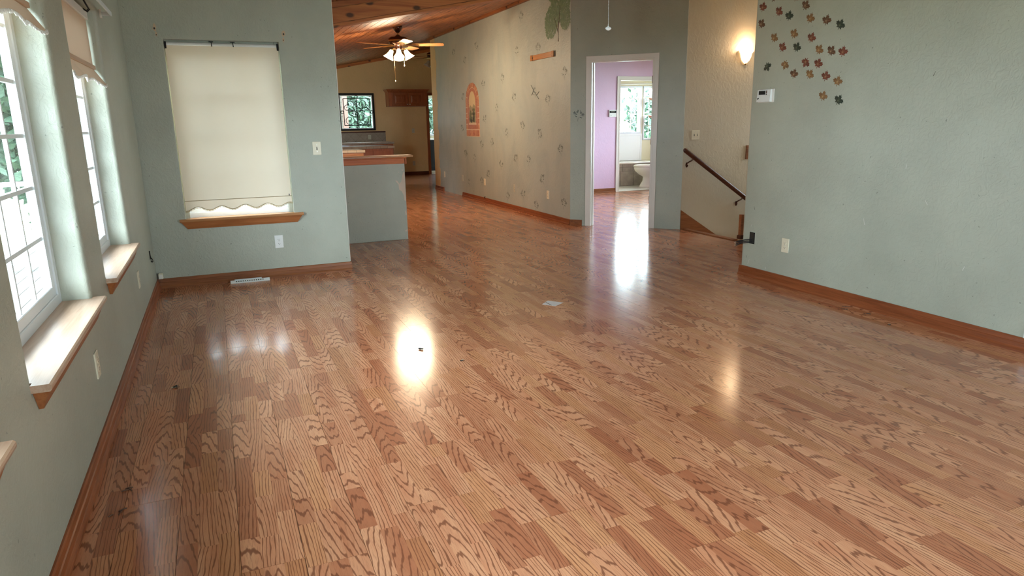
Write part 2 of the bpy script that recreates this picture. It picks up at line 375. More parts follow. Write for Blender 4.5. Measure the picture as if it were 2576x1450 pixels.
# beam of stacked boards across the opening
bmz = lambda x, d: zc(x)-d
beam = thing('ceiling_beam', 'knotty pine boxed beam crossing the sloping plank ceiling behind the window wall', 'beam', (1.074, 6.78, zc(1.074)-.21))
def slat(name, d0, d1, y0, y1, m=M['pinex']):
    x0, x1 = 1.074, 6.9; ox, oy, oz = beam.location
    return MB().add([(x-ox, y-oy, zc(x)-d-oz) for d in (d0, d1) for x, y in ((x0, y0), (x1, y0), (x1, y1), (x0, y1))],
        [(0, 3, 2, 1), (4, 5, 6, 7), (0, 1, 5, 4), (1, 2, 6, 5), (2, 3, 7, 6), (3, 0, 4, 7)]).obj(name, m, beam)
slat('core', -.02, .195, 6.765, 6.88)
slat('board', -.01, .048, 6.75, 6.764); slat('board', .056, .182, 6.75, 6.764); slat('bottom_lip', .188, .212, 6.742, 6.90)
tag(MB().add([(1.074, 6.53, zc(1.074)-.0), (6.9, 6.53, zc(6.9)), (6.9, 6.53, 3.55), (1.074, 6.53, 3.55), (1.074, 6.6, zc(1.074)), (6.9, 6.6, zc(6.9)), (6.9, 6.6, 3.55), (1.074, 6.6, 3.55)],
    [(0,1,2,3),(7,6,5,4),(0,4,5,1),(3,2,6,7)]).obj('wall_header', M['sage']), kind='structure')
# trims where wall meets wood ceiling
tag(MB().prism([(4.18, zc(4.18)-.035), (4.26, zc(4.26)-.035), (4.26, zc(4.26)), (4.18, zc(4.18))], 'y', 8.15, 14.25).obj('trim_1', M['pine']), kind='structure')
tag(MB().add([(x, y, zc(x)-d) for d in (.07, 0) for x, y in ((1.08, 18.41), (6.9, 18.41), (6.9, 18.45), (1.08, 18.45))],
    [(0, 3, 2, 1), (4, 5, 6, 7), (0, 1, 5, 4), (1, 2, 6, 5), (2, 3, 7, 6), (3, 0, 4, 7)]).obj('trim_2', M['pinex']), kind='structure')

# ------------------------------------------------------------------ floor
SW, BL = .0635, 1.21
def floor_spans(xc):
    if xc < -.62: return []
    if xc < 1.0: return [(-2.9, 6.56)]
    if xc < 4.25: return [(-2.9, 18.45)]
    if xc < 5.36: return [(4.6, 18.45)]
    if xc < 6.9: return [(7.15, 11.6), (13.2, 18.45)]
    if xc < 9.0: return [(7.15, 11.6)]
    return []
fb = MB()
for x0, x1, y0, y1 in [(-.6, 1.07, -2.95, 6.6), (1.07, 4.25, -2.95, 18.5), (4.25, 5.37, 4.5, 18.5), (5.37, 5.60, 4.5, 6.17), (5.37, 6.95, 7.15, 11.67), (5.37, 6.95, 13.2, 18.5), (6.95, 9.05, 7.15, 11.67)]:
    fb.box(x0, x1, y0, y1, -.05, -.012)
floor = tag(fb.obj('floor', M['floor_gap']), kind='structure')
def pieces(L, rnd):
    out = []
    for k in range(3):
        y = 0; first = True
        while y < L-1e-4:
            step = rnd.uniform(.16, .46)
            if first: step = rnd.uniform(.08, .40); first = False
            y2 = y+step
            if L-y2 < .10: y2 = L
            out.append((k, y, min(y2, L), (rnd.random(), rnd.random(), rnd.random()))); y = y2
    return out
def board_geo(L, rnd, ox=0, oy=0):
    e = .0007; vs = []; fs = []; at = []
    W = 3*SW
    for k, a, b, r in pieces(L, rnd):
        xa, xb = k*SW, (k+1)*SW
        if k == 0: xa += e
        if k == 2: xb -= e
        ya, yb = (a+e if a == 0 else a), (b-e if b == L else b)
        n = len(vs); vs += [(ox+xa, oy+ya, 0), (ox+xb, oy+ya, 0), (ox+xb, oy+yb, 0), (ox+xa, oy+yb, 0)]; fs.append((n, n+1, n+2, n+3)); at.append(r)
    n = len(vs); vs += [(ox+xx, oy+yy, z) for z in (0, -.012) for xx, yy in ((e, e), (W-e, e), (W-e, L-e), (e, L-e))]
    for j in range(4): fs.append((n+j, n+4+j, n+4+(j+1) % 4, n+(j+1) % 4)); at.append((.5, .5, .95))
    return vs, fs, at
def board_mesh(vs, fs, at):
    me = bpy.data.meshes.new('floorboard'); me.from_pydata(vs, [], fs); me.materials.append(M['floor'])
    a = me.attributes.new('piece', 'FLOAT_VECTOR', 'FACE'); a.data.foreach_set('vector', [q for r in at for q in r]); return me
rnd = random.Random(3)
variants = [board_mesh(*board_geo(BL, rnd)) for _ in range(14)]
def project(p):
    d = Vector(p)-Vector((0, 0, 1.35)); z = d.dot(fwd)
    if z < .2: return None
    return d.dot(rt2)/z*FOC+1288, d.dot(dn2)/z*FOC+725, z
cand = []
W = 3*SW
k0 = int((-.8-2.03)/W)-1
for k in range(k0, 40):
    x0 = 2.03+k*W
    for ya, yb in floor_spans(x0+W/2):
        y = ya-rnd.random()*BL
        while y < yb:
            s, e = max(y, ya), min(y+BL, yb)
            if e-s > .02:
                best = 0
                for t in (.1, .3, .5, .7, .9):
                    q = project((x0+W/2, s+(e-s)*t, 0))
                    if q and -60 < q[0] < 2640 and -60 < q[1] < 1510: best += 1/q[2]**3
                cand.append((best, x0, s, e))
            y += BL
cand.sort(key=lambda q: -q[0])
rest_v, rest_f, rest_a = [], [], []
for i, (best, x0, s, e) in enumerate(cand):
    full = abs(e-s-BL) < 1e-3
    if i < 300 and best > 0:
        link('floorboard', rnd.choice(variants) if full else board_mesh(*board_geo(e-s, rnd)), floor, (x0, s, 0))
    else:
        v, f, a = board_geo(e-s, rnd, x0, s); n = len(rest_v)
        rest_v += v; rest_f += [tuple(q+n for q in ff) for ff in f]; rest_a += a
ro = link('floorboards', board_mesh(rest_v, rest_f, rest_a), floor); ro['kind'] = 'stuff'

# ------------------------------------------------------------------ baseboards
def baseboard(name, m, pts, h=.085, t=.016, shoe=True):
    """extruded along straight run pts (p0,p1); room side is to the right of p0->p1"""
    (xa, ya), (xb, yb) = pts; d = Vector((xb-xa, yb-ya, 0)); L = d.length; d.normalize(); n = Vector((d.y, -d.x, 0))
    prof = [(0, 0), (t+.009, 0), (t+.009, .012), (t+.002, .024), (t, .026), (t, h*.62), (t-.004, h*.66), (t-.005, h*.93), (t-.009, h), (0, h)]
    vs = [Vector((xa, ya, 0))+d*s+n*a+Vector((0, 0, z)) for s in (0, L) for a, z in prof]
    k = len(prof)
    o = MB().add(vs, [tuple(range(k)), tuple(range(2*k-1, k-1, -1))]+[(i, i+k, (i+1) % k+k, (i+1) % k) for i in range(k)]).obj(name, m)
    return tag(o, kind='structure')
baseboard('baseboard_left', M['base'], ((-.58, -2.86), (-.58, 6.53)))
baseboard('baseboard_far', M['basex'], ((-.564, 6.53), (1.083, 6.53)))
baseboard('baseboard_right', M['base'], ((4.19, 4.735), (4.19, -2.86)))
baseboard('baseboard_mural', M['base'], ((4.26, 12.48), (4.26, 8.11)), .075)
baseboard('baseboard_mural_end', M['base'], ((4.26, 14.25), (4.26, 13.66)), .075)
baseboard('baseboard_doorway', M['basex'], ((4.26, 8.11), (4.376, 7.994)), .075)
baseboard('baseboard_kitchen', M['rail'], ((1.1, 18.45), (5.33, 18.45)), .09)
baseboard('baseboard_bedroom', M['basex'], ((4.4, 11.55), (7.045, 11.55)), .08)

# ------------------------------------------------------------------ windows on the left wall
def pane_grid(parent, x0, x1, z0, z1, y, cols, rows, mw=.018, md=.014, glass=True, m=None):
    m = m or M['vinyl']
    for i in range(1, cols):
        xx = x0+(x1-x0)*i/cols; B('muntin', m, parent, xx-mw/2, xx+mw/2, y-md/2, y+md/2, z0, z1)
    for j in range(1, rows):
        zz = z0+(z1-z0)*j/rows; B('muntin', m, parent, x0, x1, y-md/2-.002, y+md/2+.002, zz-mw/2, zz+mw/2)
    if glass: MB().add([(x0, y, z0), (x1, y, z0), (x1, y, z1), (x0, y, z1)], [(0, 1, 2, 3)]).obj('pane', M['glass'], parent)
def frame(parent, name, x0, x1, z0, z1, wdt, y0, y1, m, bottom=None):
    mb = MB(); bt = wdt if bottom is None else bottom
    mb.bev(x0, x0+wdt, y0, y1, z0, z1, .003).bev(x1-wdt, x1, y0, y1, z0, z1, .003).bev(x0+wdt, x1-wdt, y0, y1, z1-wdt, z1, .003)
    if bt: mb.bev(x0+wdt, x1-wdt, y0, y1, z0, z0+bt, .003)
    return mb.obj(name, m, parent)
def sill(parent, x0, x1, zt, yb, yf, m, drop=.068, cut=.05, over=.03):
    """stool board plus sloped apron with angled ends"""
    MB().prism([(0, zt), (0, zt-.024), (yf+.006, zt-.024), (yf+.001, zt-.019), (yf, zt-.012), (yf+.001, zt-.005), (yf+.006, zt)], 'x', x0, x1).box(x0+over, x1-over, 0, yb, zt-.02, zt).obj('sill', m, parent)
    z1, z0 = zt-.024, zt-.024-drop
    a = [(x0+.012, -.001, z1), (x1-.012, -.001, z1), (x1-.012, yf+.012, z1), (x0+.012, yf+.012, z1),
         (x0+cut, -.001, z0), (x1-cut, -.001, z0), (x1-cut, -.014, z0), (x0+cut, -.014, z0)]
    MB().add(a, [(0, 1, 2, 3), (7, 6, 5, 4), (3, 2, 6, 7), (1, 0, 4, 5), (2, 1, 5, 6), (0, 3, 7, 4)]).obj('apron', M['sill_edge'], parent)
for k, (a, b) in enumerate(WIN_L):  # the two rearmost are added light openings, out of view
    W_ = thing('window_%d' % (k+1 if k < 3 else k+7), loc=(-.58, (a+b)/2, 0), rz=H90, kind='structure'); h = (b-a)/2
    frame(W_, 'frame', -h, h, .612, 2.06, .045, .115, .165, M['vinyl'])
    frame(W_, 'sash', -h+.045, h-.045, .655, 2.015, .055, .122, .155, M['vinyl'], .045)
    pane_grid(W_, -h+.10, h-.10, .70, 1.96, .138, 4, 6, .016)
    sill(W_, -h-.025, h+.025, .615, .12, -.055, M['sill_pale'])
# far window
W_ = thing('window_4', loc=(.1525, 6.53, 0), kind='structure')
frame(W_, 'frame', -.4475, .4475, .578, 2.055, .035, .075, .135, M['vinyl'], .05)
frame(W_, 'sash', -.4125, .4125, .628, 2.02, .04, .088, .125, M['vinyl'])
pane_grid(W_, -.372, .372, .668, 1.98, .106, 3, 4, .016)
for xa, xb in ((-.4475, -.415), (.415, .4475)): B('light_leak_strip', M['sage'], W_, xa, xb, .04, .076, .585, 2.055)  # strips added behind the blind to block light leaking past its edges
B('light_leak_strip', M['sage'], W_, -.415, .415, .056, .076, 2.0, 2.055)
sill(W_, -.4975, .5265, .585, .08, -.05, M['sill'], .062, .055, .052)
# added glazed back door behind the viewpoint, unseen, put in for daylight
D_ = thing('added_door_2', loc=(3.1, -2.86, 0), rz=PI, kind='structure')
frame(D_, 'frame', -1.0, 1.0, 0, 2.12, .05, .02, .12, M['vinyl'], .03)
for a_ in (-1, 1):
    xa, xb = sorted((a_*.01, a_*.95)); frame(D_, 'sash', xa, xb, .03, 2.07, .07, .04, .085, M['vinyl'])
    MB().add([(xa+.07, .06, .10), (xb-.07, .06, .10), (xb-.07, .06, 2.0), (xa+.07, .06, 2.0)], [(0, 1, 2, 3)]).obj('pane', M['glass'], D_)
# bath / utility windows, plus added unseen ones for daylight
W_ = thing('window_5', loc=(9.0, 9.2, 0), rz=-H90, kind='structure'); frame(W_, 'frame', -1.7, 1.7, .65, 2.3, .05, .04, .1, M['vinyl']); pane_grid(W_, -1.65, 1.65, .70, 2.25, .07, 6, 3)  # added bedroom window, out of view, to brighten the lavender room
W_ = thing('window_6', loc=(8.265, 13.05, 0), kind='structure'); frame(W_, 'frame', -.315, .315, 1.06, 2.055, .04, -.02, .1, M['vinyl']); pane_grid(W_, -.275, .275, 1.10, 2.015, .05, 3, 4, .012)
W_ = thing('window_7', loc=(8.81, 13.05, 0), kind='structure'); frame(W_, 'frame', -.19, .19, .92, 2.055, .035, -.02, .1, M['vinyl']); pane_grid(W_, -.155, .155, .955, 2.02, .05, 2, 4, .012)
W_ = thing('window_12', loc=(9.05, 12.25, 0), rz=-H90, kind='structure'); frame(W_, 'frame', -.35, .35, 1.2, 2.1, .04, .0, .08, M['vinyl']); pane_grid(W_, -.31, .31, 1.24, 2.06, .05, 2, 3, .012)  # added side window, unseen, for more light in the bathroom
W_ = thing('window_13', loc=(1.074, 15.9, 0), rz=H90, kind='structure'); frame(W_, 'frame', -1.3, 1.3, 1.05, 2.15, .05, .02, .1, M['vinyl']); pane_grid(W_, -1.25, 1.25, 1.10, 2.10, .06, 4, 3)  # unseen kitchen window, added to light the kitchen
W_ = thing('window_14', loc=(9.0, 6.63, 0), rz=-H90, kind='structure'); frame(W_, 'frame', -.37, .37, .9, 2.7, .04, .02, .08, M['vinyl']); pane_grid(W_, -.33, .33, .94, 2.66, .05, 2, 4, .014)  # unseen stairwell window, added to throw light along the stair wall
W_ = thing('window_8', loc=(6.21, 20.4, 0), kind='structure'); frame(W_, 'frame', -.49, .49, 1.0, 2.12, .05, -.02, .08, M['vinyl']); pane_grid(W_, -.44, .44, 1.05, 2.07, .04, 1, 1); B('muntin', M['vinyl'], W_, -.44, .44, .0, .05, 1.86, 1.90)

# ------------------------------------------------------------------ blind and shades
t = thing('roller_blind', 'cream roller blind pulled down over the far window, scalloped braided hem', 'blind', (.1525, 6.53, .60))
zb = .60
MB().tube([(-.44, .035, 2.018-zb), (.44, .035, 2.018-zb)], .019, 14).obj('roller', M['white'], t)
bx0, bx1, zt_, zh = -.440, .440, 2.01-zb, .735-zb
nx, nz = 24, 20; mb = MB(); vs = []; fs = []
def scal(x): return .662-zb+.016*math.cos((x-bx0)/(bx1-bx0)*2*PI*4.6)*-1
for j in range(nz+1):
    for i in range(nx*2+1):
        xx = bx0+(bx1-bx0)*i/(nx*2); zz = zt_+(zh-zt_)*j/nz
        vs.append((xx, .016+.0015*math.sin(xx*9+j*.4), zz))
n_ = nx*2+1
for j in range(nz):
    for i in range(nx*2): fs.append((j*n_+i, j*n_+i+1, (j+1)*n_+i+1, (j+1)*n_+i))
mb.add(vs, fs, True).obj('fabric', M['blind'], t)
vs = []; fs = []; nn = 96
for i in range(nn+1):
    xx = bx0+(bx1-bx0)*i/nn; zl = scal(xx)
    for j in range(5):
        f = j/4; vs.append((xx, .016+.006*f*math.sin(xx*23+1.5)+.001, zh+(zl-zh)*f))
for i in range(nn):
    for j in range(4): fs.append((i*5+j, (i+1)*5+j, (i+1)*5+j+1, i*5+j+1))
MB().add(vs, fs, True).obj('hem_flap', M['blind'], t)
MB().tube([(bx0, .014, zh+.001), (bx1, .014, zh+.001)], .0035, 6).obj('hem_seam', M['fringe'], t)
mb = MB()
for i in range(nn+1):
    xx = bx0+(bx1-bx0)*i/nn; zl = scal(xx); yy = .014+.006*math.sin(xx*23+1.5)
    mb.tube([(xx, yy, zl+.004), (xx+.0015, yy-.002, zl-.009)], .0028, 5)
mb.tube([(bx0+(bx1-bx0)*i/nn, .013+.006*math.sin((bx0+(bx1-bx0)*i/nn)*23+1.5), scal(bx0+(bx1-bx0)*i/nn)+.004) for i in range(nn+1)], .003, 5)
o = mb.obj('fringe', M['fringe'], t)
for xx in (-.09, .077): MB().tube([(xx, .012, 1.44), (xx+.002, .002, 1.437), (xx+.004, .0, 1.405)], .0035, 6).bev(xx-.018, xx+.018, -.006, .004, 1.44, 1.446, .001).obj('hook', M['dark'], t)
for sx in (-1, 1): B('bracket', M['dark'], t, sx*.436-.007, sx*.436+.007, .01, .06, 1.385, 1.44, .002)
B('tension_clip', M['dark'], t, .418, .424, .006, .014, .14, .155)
def roman(label, yc, half, ztop, zbot, zbat):
    t = thing('roman_shade', label, 'shade', (-.58, yc, 0), H90, 'roman shades in the left windows')
    B('headrail', M['trim_white'], t, -half, half, .045, .085, ztop-.05, ztop, .004)
    def sheet(z0, z1, amp, wav, ybase, flare=0):
        vs = []; fs = []; n = 60; m = 8
        for i in range(n+1):
            xx = -half+2*half*i/n
            for j in range(m+1):
                f = j/m; zz = z0+(z1-z0)*f
                if wav and f > 0: zz += .009*f*math.cos(i/n*2*PI*4)
                vs.append((xx, ybase-amp*f*(.5+.5*math.sin(xx*17))-flare*f, zz))
        for i in range(n):
            for j in range(m): fs.append((i*(m+1)+j, (i+1)*(m+1)+j, (i+1)*(m+1)+j+1, i*(m+1)+j+1))
        return MB().add(vs, fs, True)
    sheet(ztop-.05, zbat, .003, False, .058).obj('fabric', M['shade'], t)
    B('batten', M['shade'], t, -half, half, .044, .062, zbat-.012, zbat+.012, .003)
    sheet(zbat-.01, zbot, .02, True, .056, .045).obj('flounce', M['shade'], t)
    n = 90; mb = MB()
    for i in range(n):
        xx = -half+2*half*(i+.5)/n; zz = zbot+.009*math.cos((i+.5)/n*2*PI*4); yy = .056-.045-.02*(.5+.5*math.sin(xx*17))
        mb.tube([(xx-.006, yy-.002, zz+.003), (xx-.004, yy-.004, zz-.006-.004*math.sin(i*2.3)), (xx+.004, yy-.004, zz-.007+.003*math.sin(i*1.7)), (xx+.006, yy-.002, zz+.003)], .0032, 5)
    mb.obj('lace_edge', M['lace'], t)
roman('peach roman shade with white lace hem in the tall window nearest the corner', 4.525, .555, 2.045, 1.615, 1.72)
roman('peach roman shade, higher hung, in the window before the corner window', 2.915, .555, 2.045, 1.735, 1.84)
roman('peach roman shade in the left window closest to the viewer', 1.305, .555, 2.045, 1.735, 1.84)
# curtain rod on the left wall above the corner window
t = thing('curtain_rod', 'flat white curtain rod with wall bracket above the corner window', 'curtain rod', (-.58, 4.53, 2.06), H90)
MB().bev(-.72, .735, -.068, -.060, -.014, .014, .002).obj('rod', M['vinyl'], t)
for s_ in (-1, 1):
    MB().bev(s_*.728-.007 if s_ > 0 else -.72, s_*.728+.007 if s_ > 0 else -.706, -.066, -.004, -.012, .012, .002).obj('return', M['vinyl'], t)
    B('bracket', M['trim_white'], t, s_*.73-.010, s_*.73+.010, -.012, .0, -.026, .026, .002)
t = thing('curtain_hook', 'black double hook hanging at the top of the corner window', 'hook', (-.58, 4.55, 2.0), H90)
MB().tube([(.0, .02, .07), (.0, .0, .06), (0, -.02, .01), (.004, -.03, -.012), (.008, -.018, -.024), (.010, -.004, -.012)], .004, 6).obj('hook', M['iron'], t)
MB().tube([(.03, .02, .07), (.03, .0, .06), (.03, -.02, .01), (.034, -.03, -.012), (.038, -.018, -.024), (.040, -.004, -.012)], .004, 6).obj('hook', M['iron'], t)

# ------------------------------------------------------------------ plates, outlets, switches
def outlet(label, loc, rz, m, group=None, detail=True):
    t = thing('wall_outlet', label, 'outlet', loc, rz, group)
    B('cover_plate', m, t, -.036, .036, -.006, 0, -.0585, .0585, .0025)
    for s_ in (-1, 1):
        poly = [(.0165*math.cos(a)*1.0, s_*.0195+max(-.0125, min(.0125, .0165*math.sin(a)))) for a in [2*PI*i/20 for i in range(20)]]
        r = MB().prism(poly, 'y', -.0085, -.005).obj('receptacle', m, t)
        if detail:
            B('slot', M['slot'], r, -.0078, -.0054, -.0088, -.008, s_*.0195-.001, s_*.0195+.0075)
            B('slot', M['slot'], r, .0054, .0078, -.0088, -.008, s_*.0195-.000, s_*.0195+.0068)
            MB().prism([(.0028*math.cos(2*PI*i/10), s_*.0195-.0065+.0028*math.sin(2*PI*i/10)) for i in range(10)], 'y', -.0088, -.008).obj('ground_hole', M['slot'], r)
    MB().prism([(.003*math.cos(2*PI*i/10), .003*math.sin(2*PI*i/10)) for i in range(10)], 'y', -.0072, -.005).obj('screw', M['steel'], t)
    return t
def switch(label, loc, rz, m, gangs=1, w_=.036, screws=True):
    w_ = .036 if gangs == 1 else .058
    t = thing('light_switch', label, 'switch', loc, rz)
    B('cover_plate', m, t, -w_, w_, -.006, 0, -.0585, .0585, .0025)
    for k in range(gangs):
        cx = (k-(gangs-1)/2)*.046
        MB().box(cx-.0055, cx+.0055, -.0068, -.005, -.0125, .0125).obj('toggle_slot', M['slot'], t)
        s_ = 1 if k == 0 else -1
        MB().add([(cx-.004, -.006, -.004), (cx+.004, -.006, -.004), (cx+.004, -.006, .006), (cx-.004, -.006, .006),
                  (cx-.003, -.018, s_*.006-.002), (cx+.003, -.018, s_*.006-.002), (cx+.003, -.018, s_*.006+.003), (cx-.003, -.018, s_*.006+.003)],
                 [(0,3,2,1),(4,5,6,7),(0,1,5,4),(1,2,6,5),(2,3,7,6),(3,0,4,7)]).obj('toggle', m, t)
        for z in (-.030, .030): MB().prism([(cx+.003*math.cos(2*PI*i/8), z+.003*math.sin(2*PI*i/8)) for i in range(8)], 'y', -.0072, -.005).obj('screw', M['steel'], t)
    return t
outlet('white duplex outlet on the far wall under the window sill', (.446, 6.53, .329), 0, M['plate_white'])
outlet('ivory duplex outlet low on the right wall beside the open cable box', (4.19, 4.219, .335), -H90, M['ivory'])
outlet('ivory outlet on the left wall below the middle window', (-.58, 3.345, .347), H90, M['ivory'])
outlet('ivory outlet on the left wall below the corner window', (-.58, 5.235, .345), H90, M['ivory'])
outlet('beige outlet on the mural wall nearest the doorway', (4.26, 8.776, .342), -H90, M['ivory'])
outlet('painted-over outlet on the mural wall, second from the doorway', (4.26, 9.973, .342), -H90, M['plate_gray'])
outlet('yellowed outlet on the mural wall between two leaf stencils, third from the doorway', (4.26, 11.289, .345), -H90, M['ivory'])
outlet('painted-over outlet on the mural wall above the start of its baseboard', (4.26, 12.477, .338), -H90, M['plate_gray'])
outlet('pale outlet on the mural wall beside the scalloped tan edge', (4.26, 13.60, .338), -H90, M['ivory'])
outlet('tan outlet low on the kitchen wall below the switch plate', (4.923, 18.45, .312), 0, M['plate_gray'])
switch('ivory light switch on the far wall right of the window', (.848, 6.53, 1.15), 0, M['ivory'])
switch('ivory double switch plate on the stair wall above the handrail', (5.464, 7.10, 1.158), 0, M['ivory'], 2)
switch('tan switch plate on the kitchen wall under the wall cabinet', (4.946, 18.45, 1.173), 0, M['plate_gray'])
outlet('white outlet at the baseboard on the right wall, cut by the frame edge', (4.19, 2.312, .125), -H90, M['plate_white'])
t = thing('phone_jack', 'small ivory phone jack box in the corner above the baseboard', 'phone jack', (-.545, 6.51, .052))
B('body', M['ivory'], t, -.018, .016, -.028, .018, .036, .085, .004); B('lid', M['trim_white'], t, -.014, .012, -.031, -.026, .042, .079, .002)
t = thing('wall_hook', 'small black twisted hook low on the left wall near the corner', 'hook', (-.58, 6.18, .33), H90)
MB().tube([(-.01, -.003, .06), (-.006, -.004, .02), (0, -.006, 0), (.006, -.014, -.012), (.01, -.018, -.028), (.0, -.012, -.034), (-.006, -.006, -.02)], .005, 6).obj('wire', M['iron'], t)
MB().bev(-.014, .012, -.004, 0, -.012, .016, .001).obj('base_plate', M['slot'], t)

# thermostat
t = thing('thermostat', 'white thermostat with dark display on the right wall below the leaf decals', 'thermostat', (4.19, 4.545, 1.522), -H90)
B('back_plate', M['trim_white'], t, -.085, .085, -.012, 0, -.052, .055, .003)
MB().add([(-.080, -.010, -.048), (.074, -.010, -.048), (.074, -.010, .052), (-.080, -.010, .052), (-.078, -.034, -.046), (.070, -.034, -.046), (.070, -.026, .048), (-.078, -.026, .048)],
         [(0,3,2,1),(4,5,6,7),(0,1,5,4),(1,2,6,5),(2,3,7,6),(3,0,4,7)]).obj('body', M['plate_white'], t)
B('display', M['dark'], t, -.058, .012, -.0325, -.027, .010, .040)
for i in range(3): B('button', M['bronze'], t, .022, .032, -.0315, -.027, .008+i*.012, .016+i*.012)
MB().add([(-.07, -.0352, -.018), (-.05, -.0352, -.012), (-.05, -.0352, -.02), (-.064, -.0352, -.03)], [(0, 1, 2, 3)]).obj('lever', M['dark'], t)
B('door_seam', M['trim_white'], t, -.078, .07, -.0345, -.032, .0, .002)

# open electrical box with cables
t = thing('cable_box', 'open black wall box with three cut cables sticking out, right wall corner', 'cable box', (4.19, 4.605, .34), -H90)
B('rim', M['dark'], t, -.031, .031, -.002, .001, -.050, .050)
B('recess', M['slot'], t, -.026, .026, -.003, -.001, -.045, .046)
for i, (dz, dx) in enumerate(((-.012, -.006), (-.024, 0), (-.034, .006))):
    p = [(.004, -.003, dz), (-.022+dx, -.045, dz-.004), (-.055+dx, -.07-.006*i, dz-.014), (-.085+dx*2, -.085-.01*i, dz-.032)]
    cb_ = MB().tube(p, .0042, 8).obj('cable', M['dark'], t)
    MB().tube([p[-1], (p[-1][0]-.016, p[-1][1]-.004, p[-1][2]-.008)], .0058, 8).obj('connector', M['steel'], cb_)

# floor vent cover leaning against the far baseboard
t = thing('vent_cover', 'white slotted floor vent cover propped against the far baseboard', 'vent cover', (.165, 6.47, .0))
o = MB().bev(-.165, .165, -.035, .0, .022, .030, .002).obj('face', M['plate_white'], t); o.rotation_euler = (.62, 0, -.02); o.location = (0, .0, .0)
for i in range(13):
    q = B('slot', M['slot'], o, -.115+i*.0185-.005, -.115+i*.0185+.005, -.022, -.012, .0302, .0308)
q = MB().add([(-.13, -.04, .002), (.08, -.04, .002), (.10, -.012, .030), (-.13, -.012, .030), (-.13, -.038, .0), (.08, -.038, .0), (.10, -.008, .028), (-.13, -.008, .028)],
             [(0,1,2,3),(7,6,5,4),(0,4,5,1),(1,5,6,2),(2,6,7,3),(3,7,4,0)]).obj('damper', M['vinyl'], t)
# debris and scraps on the floor
t = MB().add([(2.161, 4.565, .0012), (2.246, 4.643, .0012), (2.325, 4.535, .0012), (2.225, 4.472, .0012), (2.161, 4.565, .0), (2.246, 4.643, .0), (2.325, 4.535, .0), (2.225, 4.472, .0)],
             [(0,1,2,3),(0,4,5,1),(1,5,6,2),(2,6,7,3),(3,7,4,0)]).obj('floor_patch', plain('bare_white_core', (.68, .64, .64), .7))
tag(t, 'white chipped patch in the laminate in the middle of the floor', 'patch')
MB().bev(2.205, 2.212, 4.50, 4.60, .0012, .0022, .0004).obj('splinter', M['floor_gap'], t)
def bug(label, loc, rz, s_=1):
    t = thing('dead_insect', label, 'insect', loc, rz)
    MB().lathe([(.0005, -.014*s_), (.004*s_, -.008*s_), (.0045*s_, 0), (.003*s_, .006*s_), (.004*s_, .010*s_), (.001, .016*s_)], 8, (0, 0, .0045*s_), M=Matrix.Rotation(H90, 4, 'X')).obj('body', M['dark'], t)
    for sx in (-1, 1):
        MB().add([(0, .004*s_, .006), (sx*.012*s_, -.012*s_, .007), (sx*.005*s_, -.024*s_, .006)], [(0, 1, 2)]).obj('wing', M['plate_gray'], t)
        for k in range(3): MB().tube([(0, .004-.004*k, .003), (sx*.010*s_, .006-.007*k, .006), (sx*.015*s_, .008-.010*k, .0006)], .0006, 4).obj('leg', M['dark'], t)
bug('dead winged insect in the warm reflection on the floor', (1.03, 3.927, 0), .7, 1.3)
bug('dead black bug on the floor near the left wall', (-.331, 3.891, 0), -.5, 1.2)
bug('tiny dead bug on the floor just right of the warm reflection', (1.19, 3.62, 0), 1.2, .6)
bug('tiny dead bug on the floor in front of the right baseboard', (3.98, 3.05, 0), 2.2, .7)
for i, (x, y) in enumerate([(4.06, 3.46), (4.08, 3.30), (4.10, 3.52), (-.44, 2.78), (-.47, 2.62), (1.05, 6.49), (.99, 6.50)]):
    mb = MB(); rr = random.Random(i+40)
    for k in range(3):
        a = rr.random()*PI; l = rr.uniform(.008, .02); cx, cy = x+rr.uniform(-.02, .02), y+rr.uniform(-.02, .02)
        mb.tube([(cx-l*math.cos(a), cy-l*math.sin(a), .002), (cx, cy, .004), (cx+l*math.cos(a), cy+l*math.sin(a), .002)], .0022, 5)
    o = mb.obj('debris_crumb', M['floor_gap'])
    tag(o, ['dark leaf crumbs beside the right baseboard, middle bit of three', 'dark leaf crumbs beside the right baseboard, bit nearest the viewer', 'dark leaf crumbs beside the right baseboard, bit nearest the wall corner', 'dark crumbs along the left baseboard, farther bit', 'dark crumbs along the left baseboard, bit nearer the viewer',
            'dark lint at the very end of the far baseboard', 'dark lint just left of the end of the far baseboard'][i], 'debris', ['crumbs by the right baseboard', 'crumbs by the left baseboard', 'lint at the far baseboard'][0 if i < 3 else 1 if i < 5 else 2])

# ------------------------------------------------------------------ maple leaf decals on the right wall
half = [(0, 1.0), (.10, .74), (.28, .80), (.24, .56), (.36, .36), (.46, .50), (.58, .46), (.74, .56), (.70, .40), (.96, .26), (.78, .12), (.84, -.02), (.56, -.08), (.40, -.20), (.52, -.40), (.30, -.38), (.10, -.30)]
leaf_poly = half+[(0.035, -.34), (.03, -.62), (-.03, -.62), (-.035, -.34)]+[(-a, b) for a, b in reversed(half[1:])]
def leaf_mesh(name, m, s_):
    mb = MB(); n = len(leaf_poly)
    vs = [(0, -.004, .05*s_)]+[(a*s_, -.0015, b*s_) for a, b in leaf_poly]+[(a*s_, 0, b*s_) for a, b in leaf_poly]
    fs = [(0, 1+i, 1+(i+1) % n) for i in range(n)]+[(1+i, 1+n+i, 1+n+(i+1) % n, 1+(i+1) % n) for i in range(n)]
    return mb.add(vs, fs).mesh(name, m)
